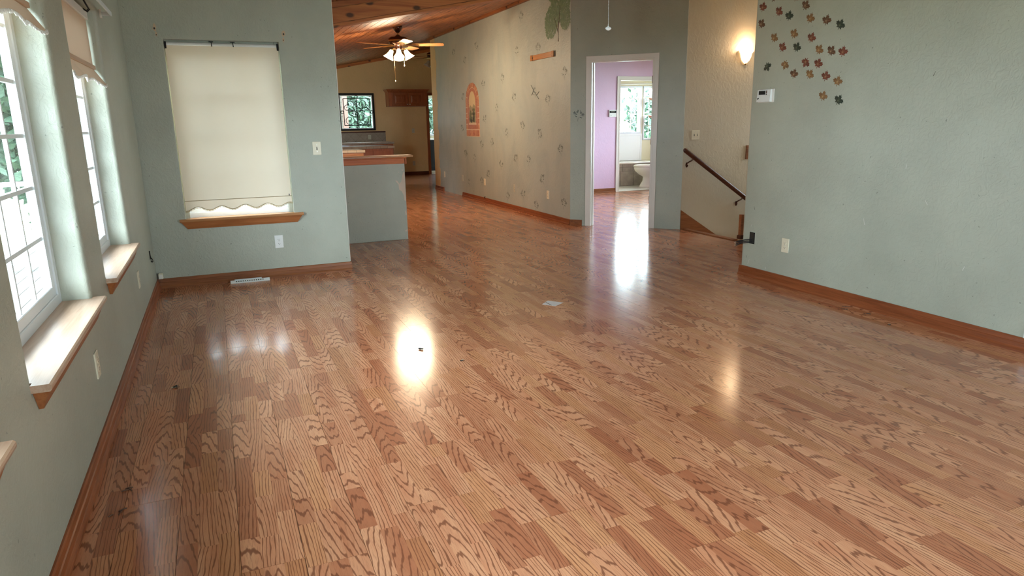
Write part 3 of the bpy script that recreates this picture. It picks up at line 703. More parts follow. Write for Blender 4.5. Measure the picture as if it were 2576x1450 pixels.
def vein_mesh(m, s_):
    mb = MB()
    for e in ((0, .8), (.70, .24), (-.70, .24), (.40, -.30), (-.40, -.30), (.38, .62), (-.38, .62)):
        L = math.hypot(*e); d = (e[0]/L, e[1]/L); p = (-d[1]*.028, d[0]*.028)
        vs = [(p[0]*s_, -.0055, p[1]*s_), (-p[0]*s_, -.0055, -p[1]*s_), (e[0]*s_, -.0022, e[1]*s_)]
        mb.add(vs, [(0, 1, 2)])
    return mb.mesh('vein', m)
def leafmat(name, a, b):
    g = G(name); c = g.coord(); n = g.noise(c, 28, 3, .6)
    return g.out(g.mix(g.ramp(n, (.35, 0), (.65, 1)), a, b), .45)
LM = {'red': leafmat('maple_red_leaf', (.10, .018, .012), (.22, .05, .025)), 'brown': leafmat('maple_brown_leaf', (.07, .025, .012), (.16, .07, .03)),
      'green': leafmat('maple_green_leaf', (.012, .022, .016), (.035, .05, .03)), 'gold': leafmat('maple_gold_leaf', (.16, .075, .025), (.27, .135, .05))}
VM = {'red': plain('leaf_vein_tan', (.35, .20, .10), .5), 'brown': plain('leaf_vein_pale', (.40, .26, .15), .5), 'green': plain('leaf_vein_green', (.12, .14, .08), .5), 'gold': plain('leaf_vein_gold', (.48, .30, .13), .5)}
LS = .048
lmesh = {k: (leaf_mesh('leaf_decal', LM[k], LS), vein_mesh(VM[k], LS)) for k in LM}
leaves = [(4.654, 2.211, 'red', 'reddish maple leaf decal at the top, nearest the wall corner'),
 (4.475, 2.153, 'red', 'red maple leaf decal, second from the wall corner in the top cluster'),
 (4.362, 2.105, 'green', 'black-green maple leaf decal beside the red one in the top cluster'),
 (4.660, 2.085, 'brown', 'dark brown maple leaf decal just above the sconce level, nearest the corner'),
 (4.205, 2.159, 'brown', 'dark brown maple leaf decal, highest one wholly in view'),
 (4.148, 2.059, 'gold', 'tan maple leaf decal below the highest dark brown one'),
 (3.993, 2.025, 'brown', 'brown maple leaf decal left of the far-right dark green one'),
 (3.867, 1.979, 'green', 'dark green maple leaf decal at the upper right of the group'),
 (4.507, 1.961, 'gold', 'orange-tan maple leaf decal above the pair of red and green ones'),
 (4.299, 1.967, 'gold', 'golden maple leaf decal in the upper middle of the group'),
 (4.122, 1.919, 'red', 'dark red maple leaf decal in the centre of the group'),
 (4.410, 1.880, 'red', 'red maple leaf decal, left one of the mid-height pair'),
 (4.260, 1.865, 'green', 'dark green maple leaf decal, right one of the mid-height pair'),
 (4.040, 1.827, 'gold', 'golden-brown maple leaf decal, first of three in a row at right'),
 (3.928, 1.808, 'brown', 'dark brown maple leaf decal, middle of three in a row at right'),
 (3.821, 1.792, 'red', 'red maple leaf decal, last of three in a row at right'),
 (4.562, 1.757, 'green', 'grey-green hanging maple leaf decal above the thermostat'),
 (4.364, 1.757, 'gold', 'bright gold maple leaf decal right of the grey-green hanging one'),
 (4.154, 1.757, 'red', 'dark red maple leaf decal, upper left one of the close pair'),
 (4.037, 1.728, 'red', 'dark red maple leaf decal, lower right one of the close pair'),
 (4.268, 1.670, 'brown', 'brown maple leaf decal, leftmost of the low row of four'),
 (4.112, 1.657, 'gold', 'gold maple leaf decal, second in the low row of four'),
 (3.956, 1.633, 'red', 'dark red maple leaf decal, third in the low row of four'),
 (3.843, 1.590, 'gold', 'pale gold maple leaf decal, rightmost of the low row of four'),
 (3.966, 1.492, 'gold', 'tan maple leaf decal, left one of the lowest two'),
 (3.821, 1.459, 'green', 'black-green maple leaf decal, lowest of all'),
 (4.305, 2.236, 'gold', 'orange maple leaf decal cut by the top edge of the picture'),
 (4.545, 2.268, 'brown', 'dark maple leaf decal barely showing at the top edge')]
for i, (y, z, k, lab) in enumerate(leaves):
    o = link('leaf_decal', lmesh[k][0], None, (4.19, y, z)); rr = random.Random(i)
    ang = math.radians(rr.uniform(-38, -12)) if i not in (16, 17, 18) else math.radians([205, 160, 150][i-16])
    o.rotation_euler = (Matrix.Rotation(-H90, 3, 'Z') @ Matrix.Rotation(-ang, 3, 'Y')).to_euler()
    tag(o, lab, 'decal', 'maple leaf decals')
    link('vein', lmesh[k][1], o)

# ------------------------------------------------------------------ mural wall painting
def stencil_mat(name, col):
    g = G(name); c = g.coord(); n = g.noise(c, 45, 3, .7)
    return g.out(g.mix(g.ramp(n, (.4, 0), (.58, 1)), col, (.26, .28, .25)), .6)
STM = stencil_mat('faded_green_stencil', (.085, .105, .085))
lob = [(0, 1.0), (.16, .70), (.34, .74), (.26, .46), (.60, .52), (.80, .30), (.50, .16), (.66, -.14), (.40, -.16), (.30, -.46), (.10, -.26)]
st_poly = lob+[(.05, -.9), (-.05, -.9)]+[(-a, b) for a, b in reversed(lob[1:])]
def flat_poly(poly, s_, m, name, th=.0012):
    n = len(poly); cx = sum(p[0] for p in poly)/n; cz = sum(p[1] for p in poly)/n
    vs = [(cx*s_, -th, cz*s_)]+[(a*s_, -th, b*s_) for a, b in poly]+[(a*s_, 0, b*s_) for a, b in poly]
    fs = [(0, 1+i, 1+(i+1) % n) for i in range(n)]+[(1+i, 1+n+i, 1+n+(i+1) % n, 1+(i+1) % n) for i in range(n)]
    return MB().add(vs, fs).mesh(name, m)
# small separate brush marks make one broken stencil leaf
def stencil_mesh(seed):
    rr = random.Random(seed); mb = MB()
    for sx in (-1, 1):
        pts = [(sx*(a+.05)*.095*rr.uniform(.85, 1.1), b*.088*rr.uniform(.9, 1.05)) for a, b in half]
        cut = rr.choice((0, 5, 9)); grp = [pts[:7], pts[6:12], pts[11:]]
        for k, gq in enumerate(grp):
            if rr.random() < .1: continue
            gq = gq+[(sx*.012, .02*(1-k))]; n = len(gq); cx = sum(p[0] for p in gq)/n; cz = sum(p[1] for p in gq)/n
            gq = [(cx+(p[0]-cx)*.88, cz+(p[1]-cz)*.88) for p in gq]
            mb.add([(cx, -.0012, cz)]+[(x, -.0012, z) for x, z in gq], [(0, 1+i, 1+(i+1) % n) for i in range(n)])
    mb.add([(-.003, -.0012, -.03), (.003, -.0012, -.03), (.006, -.0012, -.085), (.001, -.0012, -.085)], [(0, 1, 2, 3)])
    return mb.mesh('leaf_stencil', STM)
stm = [stencil_mesh(i) for i in range(6)]
STN = [(9.64, 2.83), (11.54, 2.61), (12.76, 2.62), (12.13, 2.43), (9.81, 2.37), (9.07, 2.34), (10.4, 2.02), (11.25, 1.98), (9.94, 1.71), (12.3, 1.81), (10.67, 1.58), (8.77, 1.64), (8.28, 1.96), (11.22, 1.41), (9.64, 1.29), (12.41, 1.25), (10.26, 1.19), (9.04, 1.18), (10.91, 1.03), (11.4, 0.98), (8.39, 0.98), (12.25, 0.8), (11.78, 0.74), (9.91, 0.8), (9.44, 0.8), (10.52, 0.68), (11.11, 0.49), (8.96, 0.55), (12.11, 0.28), (11.44, 0.35), (10.26, 0.19), (9.65, 0.28), (9.18, 0.15), (8.29, 0.27), (9.2, 1.76)]
for i, (y, z) in enumerate(STN):
    o = link('leaf_stencil', stm[i % 6], wm, (-y, 0, z)); rr = random.Random(i+5)
    o.rotation_euler = (0, rr.uniform(-.7, .7), 0)
o = link('leaf_stencil', stm[2], wd, (.11, 0, 1.42)); o.rotation_euler = (0, .2, 0); o.scale = (.9, 1, .9)
# painted branch near the doorway
mb = MB()
for a, b in (((-9.32, 1.86), (-9.06, 1.66)), ((-9.22, 1.80), (-9.30, 1.72)), ((-9.14, 1.72), (-9.05, 1.76))):
    mb.tube([(a[0], -.001, a[1]), ((a[0]+b[0])/2, -.002, (a[1]+b[1])/2-.01), (b[0], -.001, b[1])], .005, 5)
mb.obj('painted_branch', STM, wm)
# painted tree at the top right
TM = G('painted_tree_green'); cc = TM.coord(); nn_ = TM.noise(cc, 25, 3, .6)
TMm = TM.out(TM.mix(TM.ramp(nn_, (.35, 0), (.65, 1)), (.06, .12, .055), (.14, .22, .11)), .6)
rr = random.Random(11); mb = MB()
for i in range(1500):
    for _ in range(50):
        y, z = rr.uniform(-8.86, -8.12), rr.uniform(2.40, 3.0)
        bl = [(-8.40, 2.80, .27, .20), (-8.66, 2.62, .19, .20), (-8.25, 2.62, .14, .14), (-8.70, 2.52, .12, .10), (-8.45, 2.95, .28, .12)]
        if any(((y-a)/c)**2+((z-b)/d)**2 < 1 for a, b, c, d in bl): break
    else: continue
    s_ = rr.uniform(.016, .032); a = rr.random()*PI
    mb.add([(y+s_*math.cos(a+q)*(1 if k % 2 == 0 else .45), -.0012-.0006*rr.random(), z+s_*math.sin(a+q)*(1 if k % 2 == 0 else .45)) for k, q in enumerate((0, H90, PI, 3*H90))], [(0, 1, 2, 3)])
o = mb.obj('painted_foliage', TMm, wm); o['kind'] = 'stuff'
MB().tube([(-8.45, -.001, 2.36), (-8.455, -.001, 2.5), (-8.42, -.001, 2.66), (-8.40, -.001, 2.8)], [.006, .005, .004, .003], 6).tube([(-8.452, -.001, 2.45), (-8.50, -.001, 2.56), (-8.56, -.001, 2.66)], .003, 5).obj('painted_trunk', M['rail'], wm)
# tan strip with scalloped edge at the end of the mural wall
pts = []; z = .075
left = [(-14.25, .075), (-14.25, zc(4.26)-.03)]
sc_ = []
nsc = 15; hh = (zc(4.26)-.03-.075)/nsc
for i in range(nsc):
    z0 = .075+i*hh
    for q in range(6): sc_.append((-13.93+.035*math.sin(PI*q/6)+.03*math.sin(i*1.7), z0+hh*q/6))
sc_.append((-13.93, zc(4.26)-.03))
poly = [(-14.25, .075)]+sc_+[(-14.25, zc(4.26)-.03)]
MB().prism(poly, 'y', -.0015, 0).obj('painted_edge', M['tan'], wm)
B('end_cap', M['tan'], wm, -14.256, -14.249, -.001, .12, 0, zc(4.26)-.03)
# wooden cleat
t = thing('wall_cleat', 'narrow raw wooden cleat screwed high on the mural wall', 'cleat', (4.26, 8.92, 2.22), -H90)
o = MB().bev(-.345, .345, -.018, 0, -.035, .035, .003).obj('board', M['counter_wood'], t)
for xx in (-.30, .30): MB().prism([(xx+.012*math.cos(2*PI*i/8), .012*math.sin(2*PI*i/8)) for i in range(8)], 'y', -.0195, -.017).obj('screw', M['slot'], t)
for xx in (-.335, .335): B('end_block', M['sill'], t, xx-.03, xx+.03, -.026, -.017, -.038, .038, .002)
t = thing('cable_stub', 'short black cable stub poking out above the mural baseboard', 'cable', (4.26, 11.25, .06), -H90)
MB().tube([(-.02, 0, .0), (.0, -.03, .012), (.06, -.055, .035), (.11, -.06, .045)], .006, 7).obj('wire', M['dark'], t)
# arched painted niche
t = thing('arched_wall_picture', 'arched brick niche picture with landscape scene on the mural wall', 'wall picture', (4.26, 11.815, 1.11), -H90)
def arch(hw, z0, zs, n=14, rise=None):
    rise = rise or hw; return [(-hw, z0), (hw, z0)]+[(hw*math.cos(PI*i/n), zs+rise*math.sin(PI*i/n)) for i in range(n+1)]
brick = [leafmat('painted_brick_%s' % q, a, b) for q, a, b in (('a', (.42, .15, .07), (.56, .25, .12)), ('b', (.34, .10, .05), (.48, .19, .09)))]
mortar = plain('painted_mortar', (.62, .45, .30), .6)
MB().prism(arch(.345, 0, .58, 14, .34), 'y', -.003, 0).obj('backing', mortar, t)
for sx in (-1, 1):
    for i in range(5):
        z0 = .13+i*.096; B('brick', brick[i % 2], t, *(sorted((sx*.265, sx*.34))), -.006, -.003, z0, z0+.082, .001)
for i in range(9):
    a0, a1 = PI*(i+.08)/9, PI*(i+.92)/9
    MB().prism([(.262*math.cos(a0), .585+.262*math.sin(a0)), (.345*math.cos(a0), .585+.340*math.sin(a0)), (.345*math.cos(a1), .585+.340*math.sin(a1)), (.262*math.cos(a1), .585+.262*math.sin(a1))], 'y', -.006, -.003).obj('brick', brick[i % 2], t)
for i in range(6): B('brick', brick[i % 2], t, -.335+i*.112, -.335+i*.112+.10, -.006, -.003, .012, .115, .001)
MB().prism(arch(.25, .13, .585), 'y', -.0045, -.003).obj('inner_arch', brick[1], t)
MB().prism(arch(.165, .24, .58, 14, .20), 'y', -.006, -.0045).obj('painted_sky', plain('painted_sky_cream', (.60, .47, .26), .6), t)
B('painted_sill', mortar, t, -.19, .19, -.010, -.0045, .205, .24, .002)
rr = random.Random(4)
pm_ = [plain('painted_olive', (.13, .13, .05), .6), plain('painted_dark_foliage', (.035, .03, .022), .6), plain('painted_rose', (.38, .20, .14), .6), plain('painted_hill', (.32, .28, .16), .6)]  # olive, dark foliage, rose and hill colours of the picture
MB().prism([(-.165, .24), (.165, .24), (.165, .52), (.08, .56), (0, .50), (-.09, .545), (-.165, .50)], 'y', -.007, -.006).obj('painted_hill', pm_[3], t)
for i in range(46):
    cx, cz = rr.uniform(-.13, .13), .27+rr.random()**1.2*.22; s_ = rr.uniform(.02, .042); n = 7
    MB().prism([(cx+s_*math.cos(2*PI*k/n)*rr.uniform(.7, 1), cz+s_*math.sin(2*PI*k/n)*rr.uniform(.7, 1)) for k in range(n)], 'y', -.0075-.00003*i, -.007).obj('painted_leaf', pm_[rr.choice((0, 0, 1, 1, 2))], t)

# ------------------------------------------------------------------ doorway in the angled wall
D_ = thing('door_1', loc=(4.26, 8.11, 0), rz=-PI/4, kind='structure')
def casing(parent, x0, x1, zt, w_, m, y=-.016, inner=True):
    for nm, a, b, z0, z1 in (('casing', x0-w_, x0, 0, zt+w_), ('casing', x1, x1+w_, 0, zt+w_), ('head_casing', x0, x1, zt, zt+w_)):
        o = B(nm, m, parent, a, b, y, 0, z0, z1, .003)
        if nm == 'casing':
            s_ = a < x0
            B('bead', m, o, *( (b-.022, b-.010) if s_ else (a+.010, a+.022)), y-.004, y+.001, 0, zt+.008, .001)
        else: B('bead', m, o, a-.02, b+.02, y-.004, y+.001, zt+.010, zt+.022, .001)
casing(D_, .282, 1.048, 2.062, .072, M['trim_white'])
B('jamb', M['trim_white'], D_, .262, .285, -.002, .13, 0, 2.062, .002); B('jamb', M['trim_white'], D_, 1.045, 1.068, -.002, .13, 0, 2.062, .002); B('head_jamb', M['trim_white'], D_, .262, 1.068, -.002, .13, 2.058, 2.082, .002)
B('door_stop', M['trim_white'], D_, .285, .297, .05, .085, 0, 2.058, .002); B('door_stop', M['trim_white'], D_, 1.033, 1.045, .05, .085, 0, 2.058, .002)
for z in (1.826, 1.092, .362): B('hinge', M['bronze'], D_, 1.038, 1.046, .006, .04, z-.045, z+.045, .001)
# door leaf folded back into the bedroom
lf = MB().bev(1.05, 1.085, .135, .90, .012, 2.05, .003).obj('door_leaf', M['trim_white'], D_)
# bedroom side: bath door casing, keypad
D3 = thing('door_3', loc=(0, 11.55, 0), kind='structure')
casing(D3, 7.12, 7.92, 2.077, .072, M['trim_white'])
B('jamb', M['trim_white'], D3, 7.10, 7.122, -.002, .125, 0, 2.077, .002); B('jamb', M['trim_white'], D3, 7.918, 7.94, -.002, .125, 0, 2.077, .002); B('head_jamb', M['trim_white'], D3, 7.10, 7.94, -.002, .125, 2.073, 2.097, .002)
B('threshold', M['bath_floor'], D3, 7.12, 7.92, -.01, .13, 0, .012, .003)
t = thing('alarm_keypad', 'white wall keypad with black display on the lavender wall beside the bathroom door', 'keypad', (6.955, 11.55, 1.473))
B('body', M['plate_white'], t, -.078, .078, -.022, 0, -.062, .066, .004); B('display', M['dark'], t, -.070, .070, -.024, -.020, .012, .052, .002)
B('seam', M['trim_white'], t, -.078, .078, -.0232, -.021, -.004, -.001); B('display_text', M['plate_gray'], t, -.04, .04, -.0246, -.0238, .027, .036)
for i in range(2): MB().prism([(-.045+i*.012+.004*math.cos(2*PI*k/8), -.03+.004*math.sin(2*PI*k/8)) for k in range(8)], 'y', -.0235, -.021).obj('led', M['slot'], t)
# bathroom
tag(MB().box(6.6, 9.15, 11.67, 13.1, -.05, .0).obj('floor_bath', M['bath_floor']), kind='structure')
t = thing('bathtub_surround', 'stone tiled tub surround with white rim under the bathroom window', 'bathtub', (7.0, 12.5, 0))
B('core', M['grout'], t, -.2, 2.0, .008, .54, 0, .455)
for i in range(7):
    B('tile', M['bath_tile'], t, -.2+i*.32, -.2+i*.32+.315, 0, .010, .004, .30, .002)
for i in range(9): B('tile', M['bath_tile'], t, -.2+i*.25, -.2+i*.25+.245, 0, .010, .304, .385, .002)
for i in range(11): B('tile', M['bath_tile'], t, -.2+i*.2, -.2+i*.2+.195, 0, .010, .389, .452, .002)
B('rim', M['porcelain'], t, -.22, 2.02, -.02, .54, .455, .485, .008)
t = thing('wall_panel', 'white wainscot panel below the bathroom window', 'panel', (7.9, 13.05, .49))
B('panel', M['white'], t, -.6, .70, -.02, 0, 0, .57, .003); B('cap_rail', M['white'], t, -.6, .70, -.03, 0, .53, .57, .003); B('batten', M['white'], t, .66, .70, -.026, -.018, 0, .53, .002)
t = thing('curtain_rod', 'white rod across the top of the bathroom window', 'curtain rod', (8.3, 12.93, 2.10))
MB().tube([(-.5, 0, -.02), (.7, 0, .0)], .011, 8).obj('rod', M['white'], t)
for xx in (-.5, .7): B('bracket', M['white'], t, xx-.012, xx+.012, -.01, .12, -.03, .01, .002)
for z, l in ((1.79, 'upper white shelf on a wooden bracket in the bathroom'), (1.43, 'lower white shelf on a wooden bracket in the bathroom')):
    t = thing('wall_shelf', l, 'shelf', (9.05, 12.72, z))
    B('board', M['white'], t, -.54, 0, -.12, .16, 0, .022, .003)
    MB().prism([(0, 0), (-.50, 0), (-.47, -.03), (-.36, -.06), (-.27, -.16), (-.2, -.2), (0, -.2)], 'y', -.02, .02).obj('bracket', M['cabinet'], t)
# toilet facing -x
t = thing('toilet', 'cream toilet with closed lid in the bathroom doorway', 'toilet', (8.27, 12.2, 0))
def ell(cx, a, b, z, n=20, back=None):
    out = []
    for k in range(n):
        th = 2*PI*k/n; x = cx+a*math.cos(th); out.append((x if back is None or x < back else back, b*math.sin(th), z))
    return out
def loft(rings, name, m, par):
    n = len(rings[0]); mb = MB(); mb.add([v for r in rings for v in r], [(i*n+k, i*n+(k+1) % n, (i+1)*n+(k+1) % n, (i+1)*n+k) for i in range(len(rings)-1) for k in range(n)], True)
    mb.add(rings[0], [tuple(range(n))]); mb.add(rings[-1], [tuple(range(n))]); return mb.obj(name, m, par)
loft([ell(.0, .25, .11, 0), ell(.0, .235, .10, .03), ell(.02, .19, .085, .12), ell(.02, .18, .085, .20), ell(-.02, .25, .13, .26), ell(-.06, .29, .17, .33), ell(-.06, .31, .185, .385), ell(-.06, .30, .18, .40)], 'bowl', M['porcelain'], t)
loft([ell(-.06, .315, .19, .402), ell(-.06, .325, .195, .412), ell(-.06, .32, .192, .424)], 'seat', M['porcelain'], t)
loft([ell(-.06, .318, .188, .426), ell(-.06, .322, .19, .440), ell(-.06, .28, .165, .452)], 'lid', M['porcelain'], t)
tk = B('tank', M['porcelain'], t, .22, .42, -.22, .22, .36, .74, .02); B('tank_lid', M['porcelain'], tk, .21, .43, -.23, .23, .74, .775, .008); B('flush_handle', M['steel'], tk, .205, .22, -.17, -.10, .66, .68, .003)
B('foot', M['porcelain'], t, .1, .36, -.1, .1, 0, .38, .02)

# ------------------------------------------------------------------ stairs
st = tag(thing('stairs', loc=(5.37, 6.06, 0)), kind='structure')
B('nosing', M['basex'], st, -.05, .025, .10, 1.04, -.03, .004, .004)
for i in range(12):
    B('riser', M['sill'], st, .27*i-.01, .27*i+.01, .1, 1.04, -.176*(i+1), -.176*i-.03)
    B('tread', M['sill'], st, .27*i-.01, .27*(i+1)+.025, .1, 1.04, -.176*(i+1)-.03, -.176*(i+1), .004)
t = thing('stair_skirt', 'reddish brown triangular skirt board at the foot of the stair wall', 'skirt board', (5.285, 7.10, 0))
MB().prism([(0, .24), (0, -.02), (.25, -.35), (3.4, -2.35), (3.4, -1.9)], 'y', -.018, 0).obj('board', M['basex'], t)
t = thing('trim_post', 'short reddish trim post at the near edge of the stair opening', 'post', (5.45, 6.18, 0))
B('upright', M['basex'], t, -.018, .018, -.02, .02, .03, .28, .003); B('block', M['rail'], t, -.035, .03, -.04, .02, 0, .045, .006)
t = thing('handrail', 'dark wooden handrail sloping down the stair wall on two brackets', 'handrail', (5.26, 7.03, 0))
dr = Vector((1, 0, -.652)).normalized(); p0 = Vector((0, 0, .985)); L = 3.4
ring = [(math.cos(2*PI*k/14)*.024, math.sin(2*PI*k/14)*.029) for k in range(14)]
up = Vector((.652, 0, 1)).normalized(); mb = MB(); rings = []
for s_, sc2 in ((-.012, .55), (0, .9), (.01, 1), (L, 1)):
    rings.append([p0+dr*s_+Vector((0, a*sc2, 0))+up*b*sc2 for a, b in ring])
n = 14; mb.add([v for r in rings for v in r], [(i*n+k, i*n+(k+1) % n, (i+1)*n+(k+1) % n, (i+1)*n+k) for i in range(3) for k in range(n)], True); mb.add(rings[0], [tuple(range(n))]); mb.add(rings[-1], [tuple(range(n))])
mb.obj('rail', M['rail'], t)
for s_ in (.16, 1.12, 2.2):
    q = p0+dr*s_
    br = MB().tube([q+Vector((0, 0, -.025)), q+Vector((-.02, .012, -.048)), q+Vector((-.035, .035, -.062)), q+Vector((-.045, .066, -.085))], .008, 8).obj('bracket', M['bronze'], t)
    MB().lathe([(.001, 0), (.018, 0), (.02, .004), (.018, .008), (.001, .008)], 12, q+Vector((-.045, .062, -.10)), M=Matrix.Rotation(-H90, 4, 'X') @ Matrix.Scale(1.6, 4, (0, 1, 0))).obj('rosette', M['bronze'], br)
t = thing('wood_wall_plate', 'small reddish wooden plate on the stair wall at the edge of the right wall', 'wall plate', (6.31, 7.10, .92))
B('plate', M['basex'], t, -.05, .05, -.014, 0, -.085, .09, .003); B('inlay', M['rail'], t, -.02, .02, -.016, -.013, -.04, .04, .002)
t = thing('door_chime', 'cream box high on the stair wall, cut by the top edge of the picture', 'door chime', (5.62, 7.10, 2.83))
B('body', M['ivory'], t, -.09, .09, -.05, 0, -.11, .11, .006); B('grille', M['trim_white'], t, -.07, .07, -.053, -.048, -.06, .08, .002)
# sconce
t = thing('wall_sconce', 'lit flared alabaster wall sconce on the stair wall', 'sconce', (6.165, 7.10, 2.09))
MB().lathe([(.012, -.085), (.03, -.07), (.055, -.045), (.072, -.01), (.082, .035), (.108, .068), (.104, .070), (.078, .036), (.066, -.008), (.05, -.038), (.02, -.06)], 24, (0, -.002, 0), PI, 2*PI, Matrix.Scale(.8, 4, (0, 1, 0))).obj('glass_shade', M['glow_sconce'], t)
MB().lathe([(.001, -.105), (.010, -.10), (.014, -.09), (.008, -.082), (.001, -.08)], 10, (0, -.012, 0)).obj('finial', M['brass'], t)
B('back_plate', M['brass'], t, -.03, .03, -.008, 0, -.05, .04, .003)
l = bpy.data.lights.new('sconce_bulb', 'POINT'); l.energy = 4.0; l.color = (1, .70, .42); l.shadow_soft_size = .03
lo = bpy.data.objects.new('sconce_bulb', l); COL.objects.link(lo); lo.location = (6.165, 7.0, 2.20)
# pull chain hanging from the living room ceiling
t = thing('pull_chain', 'white beaded pull chain with flat oval pull hanging in front of the doorway wall', 'pull chain', (1.745, 2.947, 1.766))
mb = MB(); z = .012
while z < 1.733:
    mb.lathe([(.0003, -.0016), (.0016, 0), (.0003, .0016)], 6, (0, 0, z)); z += .0058
mb.tube([(0, 0, .008), (0, 0, 1.734)], .0005, 4)
mb.obj('chain', M['vinyl'], t)
MB().lathe([(.0005, -.0085), (.009, -.0065), (.0145, -.002), (.0155, .001), (.012, .0055), (.005, .008), (.002, .012), (.0005, .014)], 16, (0, 0, 0), M=Matrix.Scale(.55, 4, (0, 1, 0))).obj('pull', M['vinyl'], t)

# ------------------------------------------------------------------ kitchen: half wall island
t = thing('half_wall', 'green painted half wall with peeling corner and wooden counter at the kitchen edge', 'half wall', (1.55, 8.04, 0))
B('body', M['sage'], t, -.476, .478, 0, .14, 0, .905, .004)
pp = [(.36, .71), (.385, .70), (.405, .665), (.43, .69), (.445, .76), (.462, .80), (.474, .80), (.474, .46), (.455, .47), (.45, .53), (.43, .575), (.40, .60), (.395, .66), (.37, .69)]
MB().prism(pp, 'y', -.0015, .001).obj('peeled_patch', plain('bare_plaster', (.62, .50, .40), .8), t)
for q in ([(.455, .33), (.470, .36), (.474, .30), (.462, .285)], [(.44, .82), (.452, .835), (.456, .815)], [(.44, .10), (.474, .125), (.47, .095)], [(.40, .80), (.407, .807), (.41, .795)]):
    MB().prism(q, 'y', -.0015, .001).obj('peeled_patch', plain('bare_plaster', (.62, .50, .40), .8), t)
ap = B('apron', M['counter_apron'], t, -.476, .486, -.022, .0, .90, .963, .004)
B('end_apron', M['counter_apron'], t, .478, .50, -.022, .14, .895, .963, .004)
B('countertop', M['counter_wood'], t, -.476, .572, -.06, .17, .974, .996, .006)
B('cove', M['counter_apron'], t, -.476, .50, -.035, .0, .962, .975, .003)
def tile_counter(name, label, x0, x1, y0, y1, m_edge, m_top, m_cab, z=.91, taper=0):
    t = thing(name, label, 'counter', (x0, y0, 0)); Lx, Ly = x1-x0, y1-y0
    bd = MB().prism([(0.0, .02), (Lx-.03, .02), (Lx-.03-taper, Ly), (0, Ly)], 'z', .0, z-.05).obj('cabinet', m_cab, t)
    B('toe_kick', M['dark'], bd, .0, Lx-.05, .015, .03, 0, .09)
    nd = max(1, int(Lx/.48)); dw = (Lx-.06)/nd
    for i in range(nd): B('door', m_cab, bd, .02+i*dw, .02+(i+1)*dw-.012, .004, .02, .12, z-.09, .004)
    MB().prism([(0, .012), (Lx-.012, .012), (Lx-.012-taper, Ly), (0, Ly)], 'z', z-.05, z-.006).obj('substrate', M['grout'], t)
    n = max(1, round(Lx/.152)); wd_ = Lx/n
    for i in range(n): B('edge_tile', m_edge, t, i*wd_+.002, (i+1)*wd_-.002, -.004, .012, z-.045, z+.002, .003)
    nr = max(1, round((Ly-.012)/.152)); hd = (Ly-.012)/nr
    for j in range(nr):
        xe = Lx-.012-taper*(j+1)/nr; k = max(1, round(xe/.152)); 
        for i in range(k): B('top_tile', m_top, t, i*xe/k+.002, (i+1)*xe/k-.002, .012+j*hd+.002, .012+(j+1)*hd-.002, z-.008, z, .001)
    return t
tile_counter('kitchen_counter', 'front kitchen counter with bright cream tile edge and orange cabinet', 1.09, 2.475, 12.6, 13.25, M['tile_lt'], M['tile_lt'], M['counter_wood'])
tile_counter('kitchen_counter', 'middle kitchen counter with grey-brown tile top and slanted end', 1.09, 3.47, 14.5, 15.6, M['tile'], M['tile'], M['cabinet'], taper=.07)
tile_counter('kitchen_counter', 'back kitchen counter with tile top under the scrollwork window', 1.09, 4.26, 17.8, 18.45, M['tile'], M['tile'], M['cabinet'])
t = thing('paper_sheet', 'pale bluish sheet lying on the middle tiled counter', 'paper', (2.35, 14.75, .911))
MB().add([(-.25, -.1, .002), (.18, -.05, .002), (.26, .05, .02), (.1, .16, .03), (-.25, .16, .03), (-.25, -.1, 0), (.18, -.05, 0), (.26, .05, .018), (.1, .16, .028), (-.25, .16, .028)],
    [(0,1,2,3,4),(9,8,7,6,5),(0,5,6,1),(1,6,7,2),(2,7,8,3),(3,8,9,4),(4,9,5,0)]).obj('sheet', plain('pale_blue_paper', (.38, .40, .50), .4), t)
# backsplash with diagonal tiles
t = thing('backsplash', 'backsplash of diagonal grey-brown tiles under the scrollwork window', 'backsplash', (1.1, 18.45, .915))
B('bed', M['grout'], t, 0, 3.09, -.012, 0, 0, .265)
def clip(poly, x0, x1, z0, z1):
    for ax, lim, sg in ((0, x0, 1), (0, x1, -1), (1, z0, 1), (1, z1, -1)):
        out = []
        for i in range(len(poly)):
            a, b = poly[i-1], poly[i]; da, db = sg*(a[ax]-lim), sg*(b[ax]-lim)
            if da*db < 0: q = da/(da-db); out.append((a[0]+(b[0]-a[0])*q, a[1]+(b[1]-a[1])*q))
            if db >= 0: out.append(b)
        poly = out
        if len(poly) < 3: return []
    return poly
dd = .118
for i in range(-1, 15):
    for j in range(-1, 3):
        for ox, oz in ((0, 0), (dd, dd)):
            cx, cz = i*2*dd+ox+.05, j*2*dd+oz+.02; s_ = dd-.003
            pl_ = clip([(cx-s_, cz), (cx, cz-s_), (cx+s_, cz), (cx, cz+s_)], .003, 3.087, .004, .228)
            if len(pl_) > 2 and abs(sum(pl_[k-1][0]*pl_[k][1]-pl_[k][0]*pl_[k-1][1] for k in range(len(pl_)))) > .002: MB().prism(pl_, 'y', -.016, -.011).obj('tile', M['tile'], t)
B('cap', M['rail'], t, -.0, 3.09, -.02, 0, .232, .265, .003)
B('outlet_plate', M['plate_gray'], t, 2.62, 2.70, -.02, -.015, .06, .175, .003)
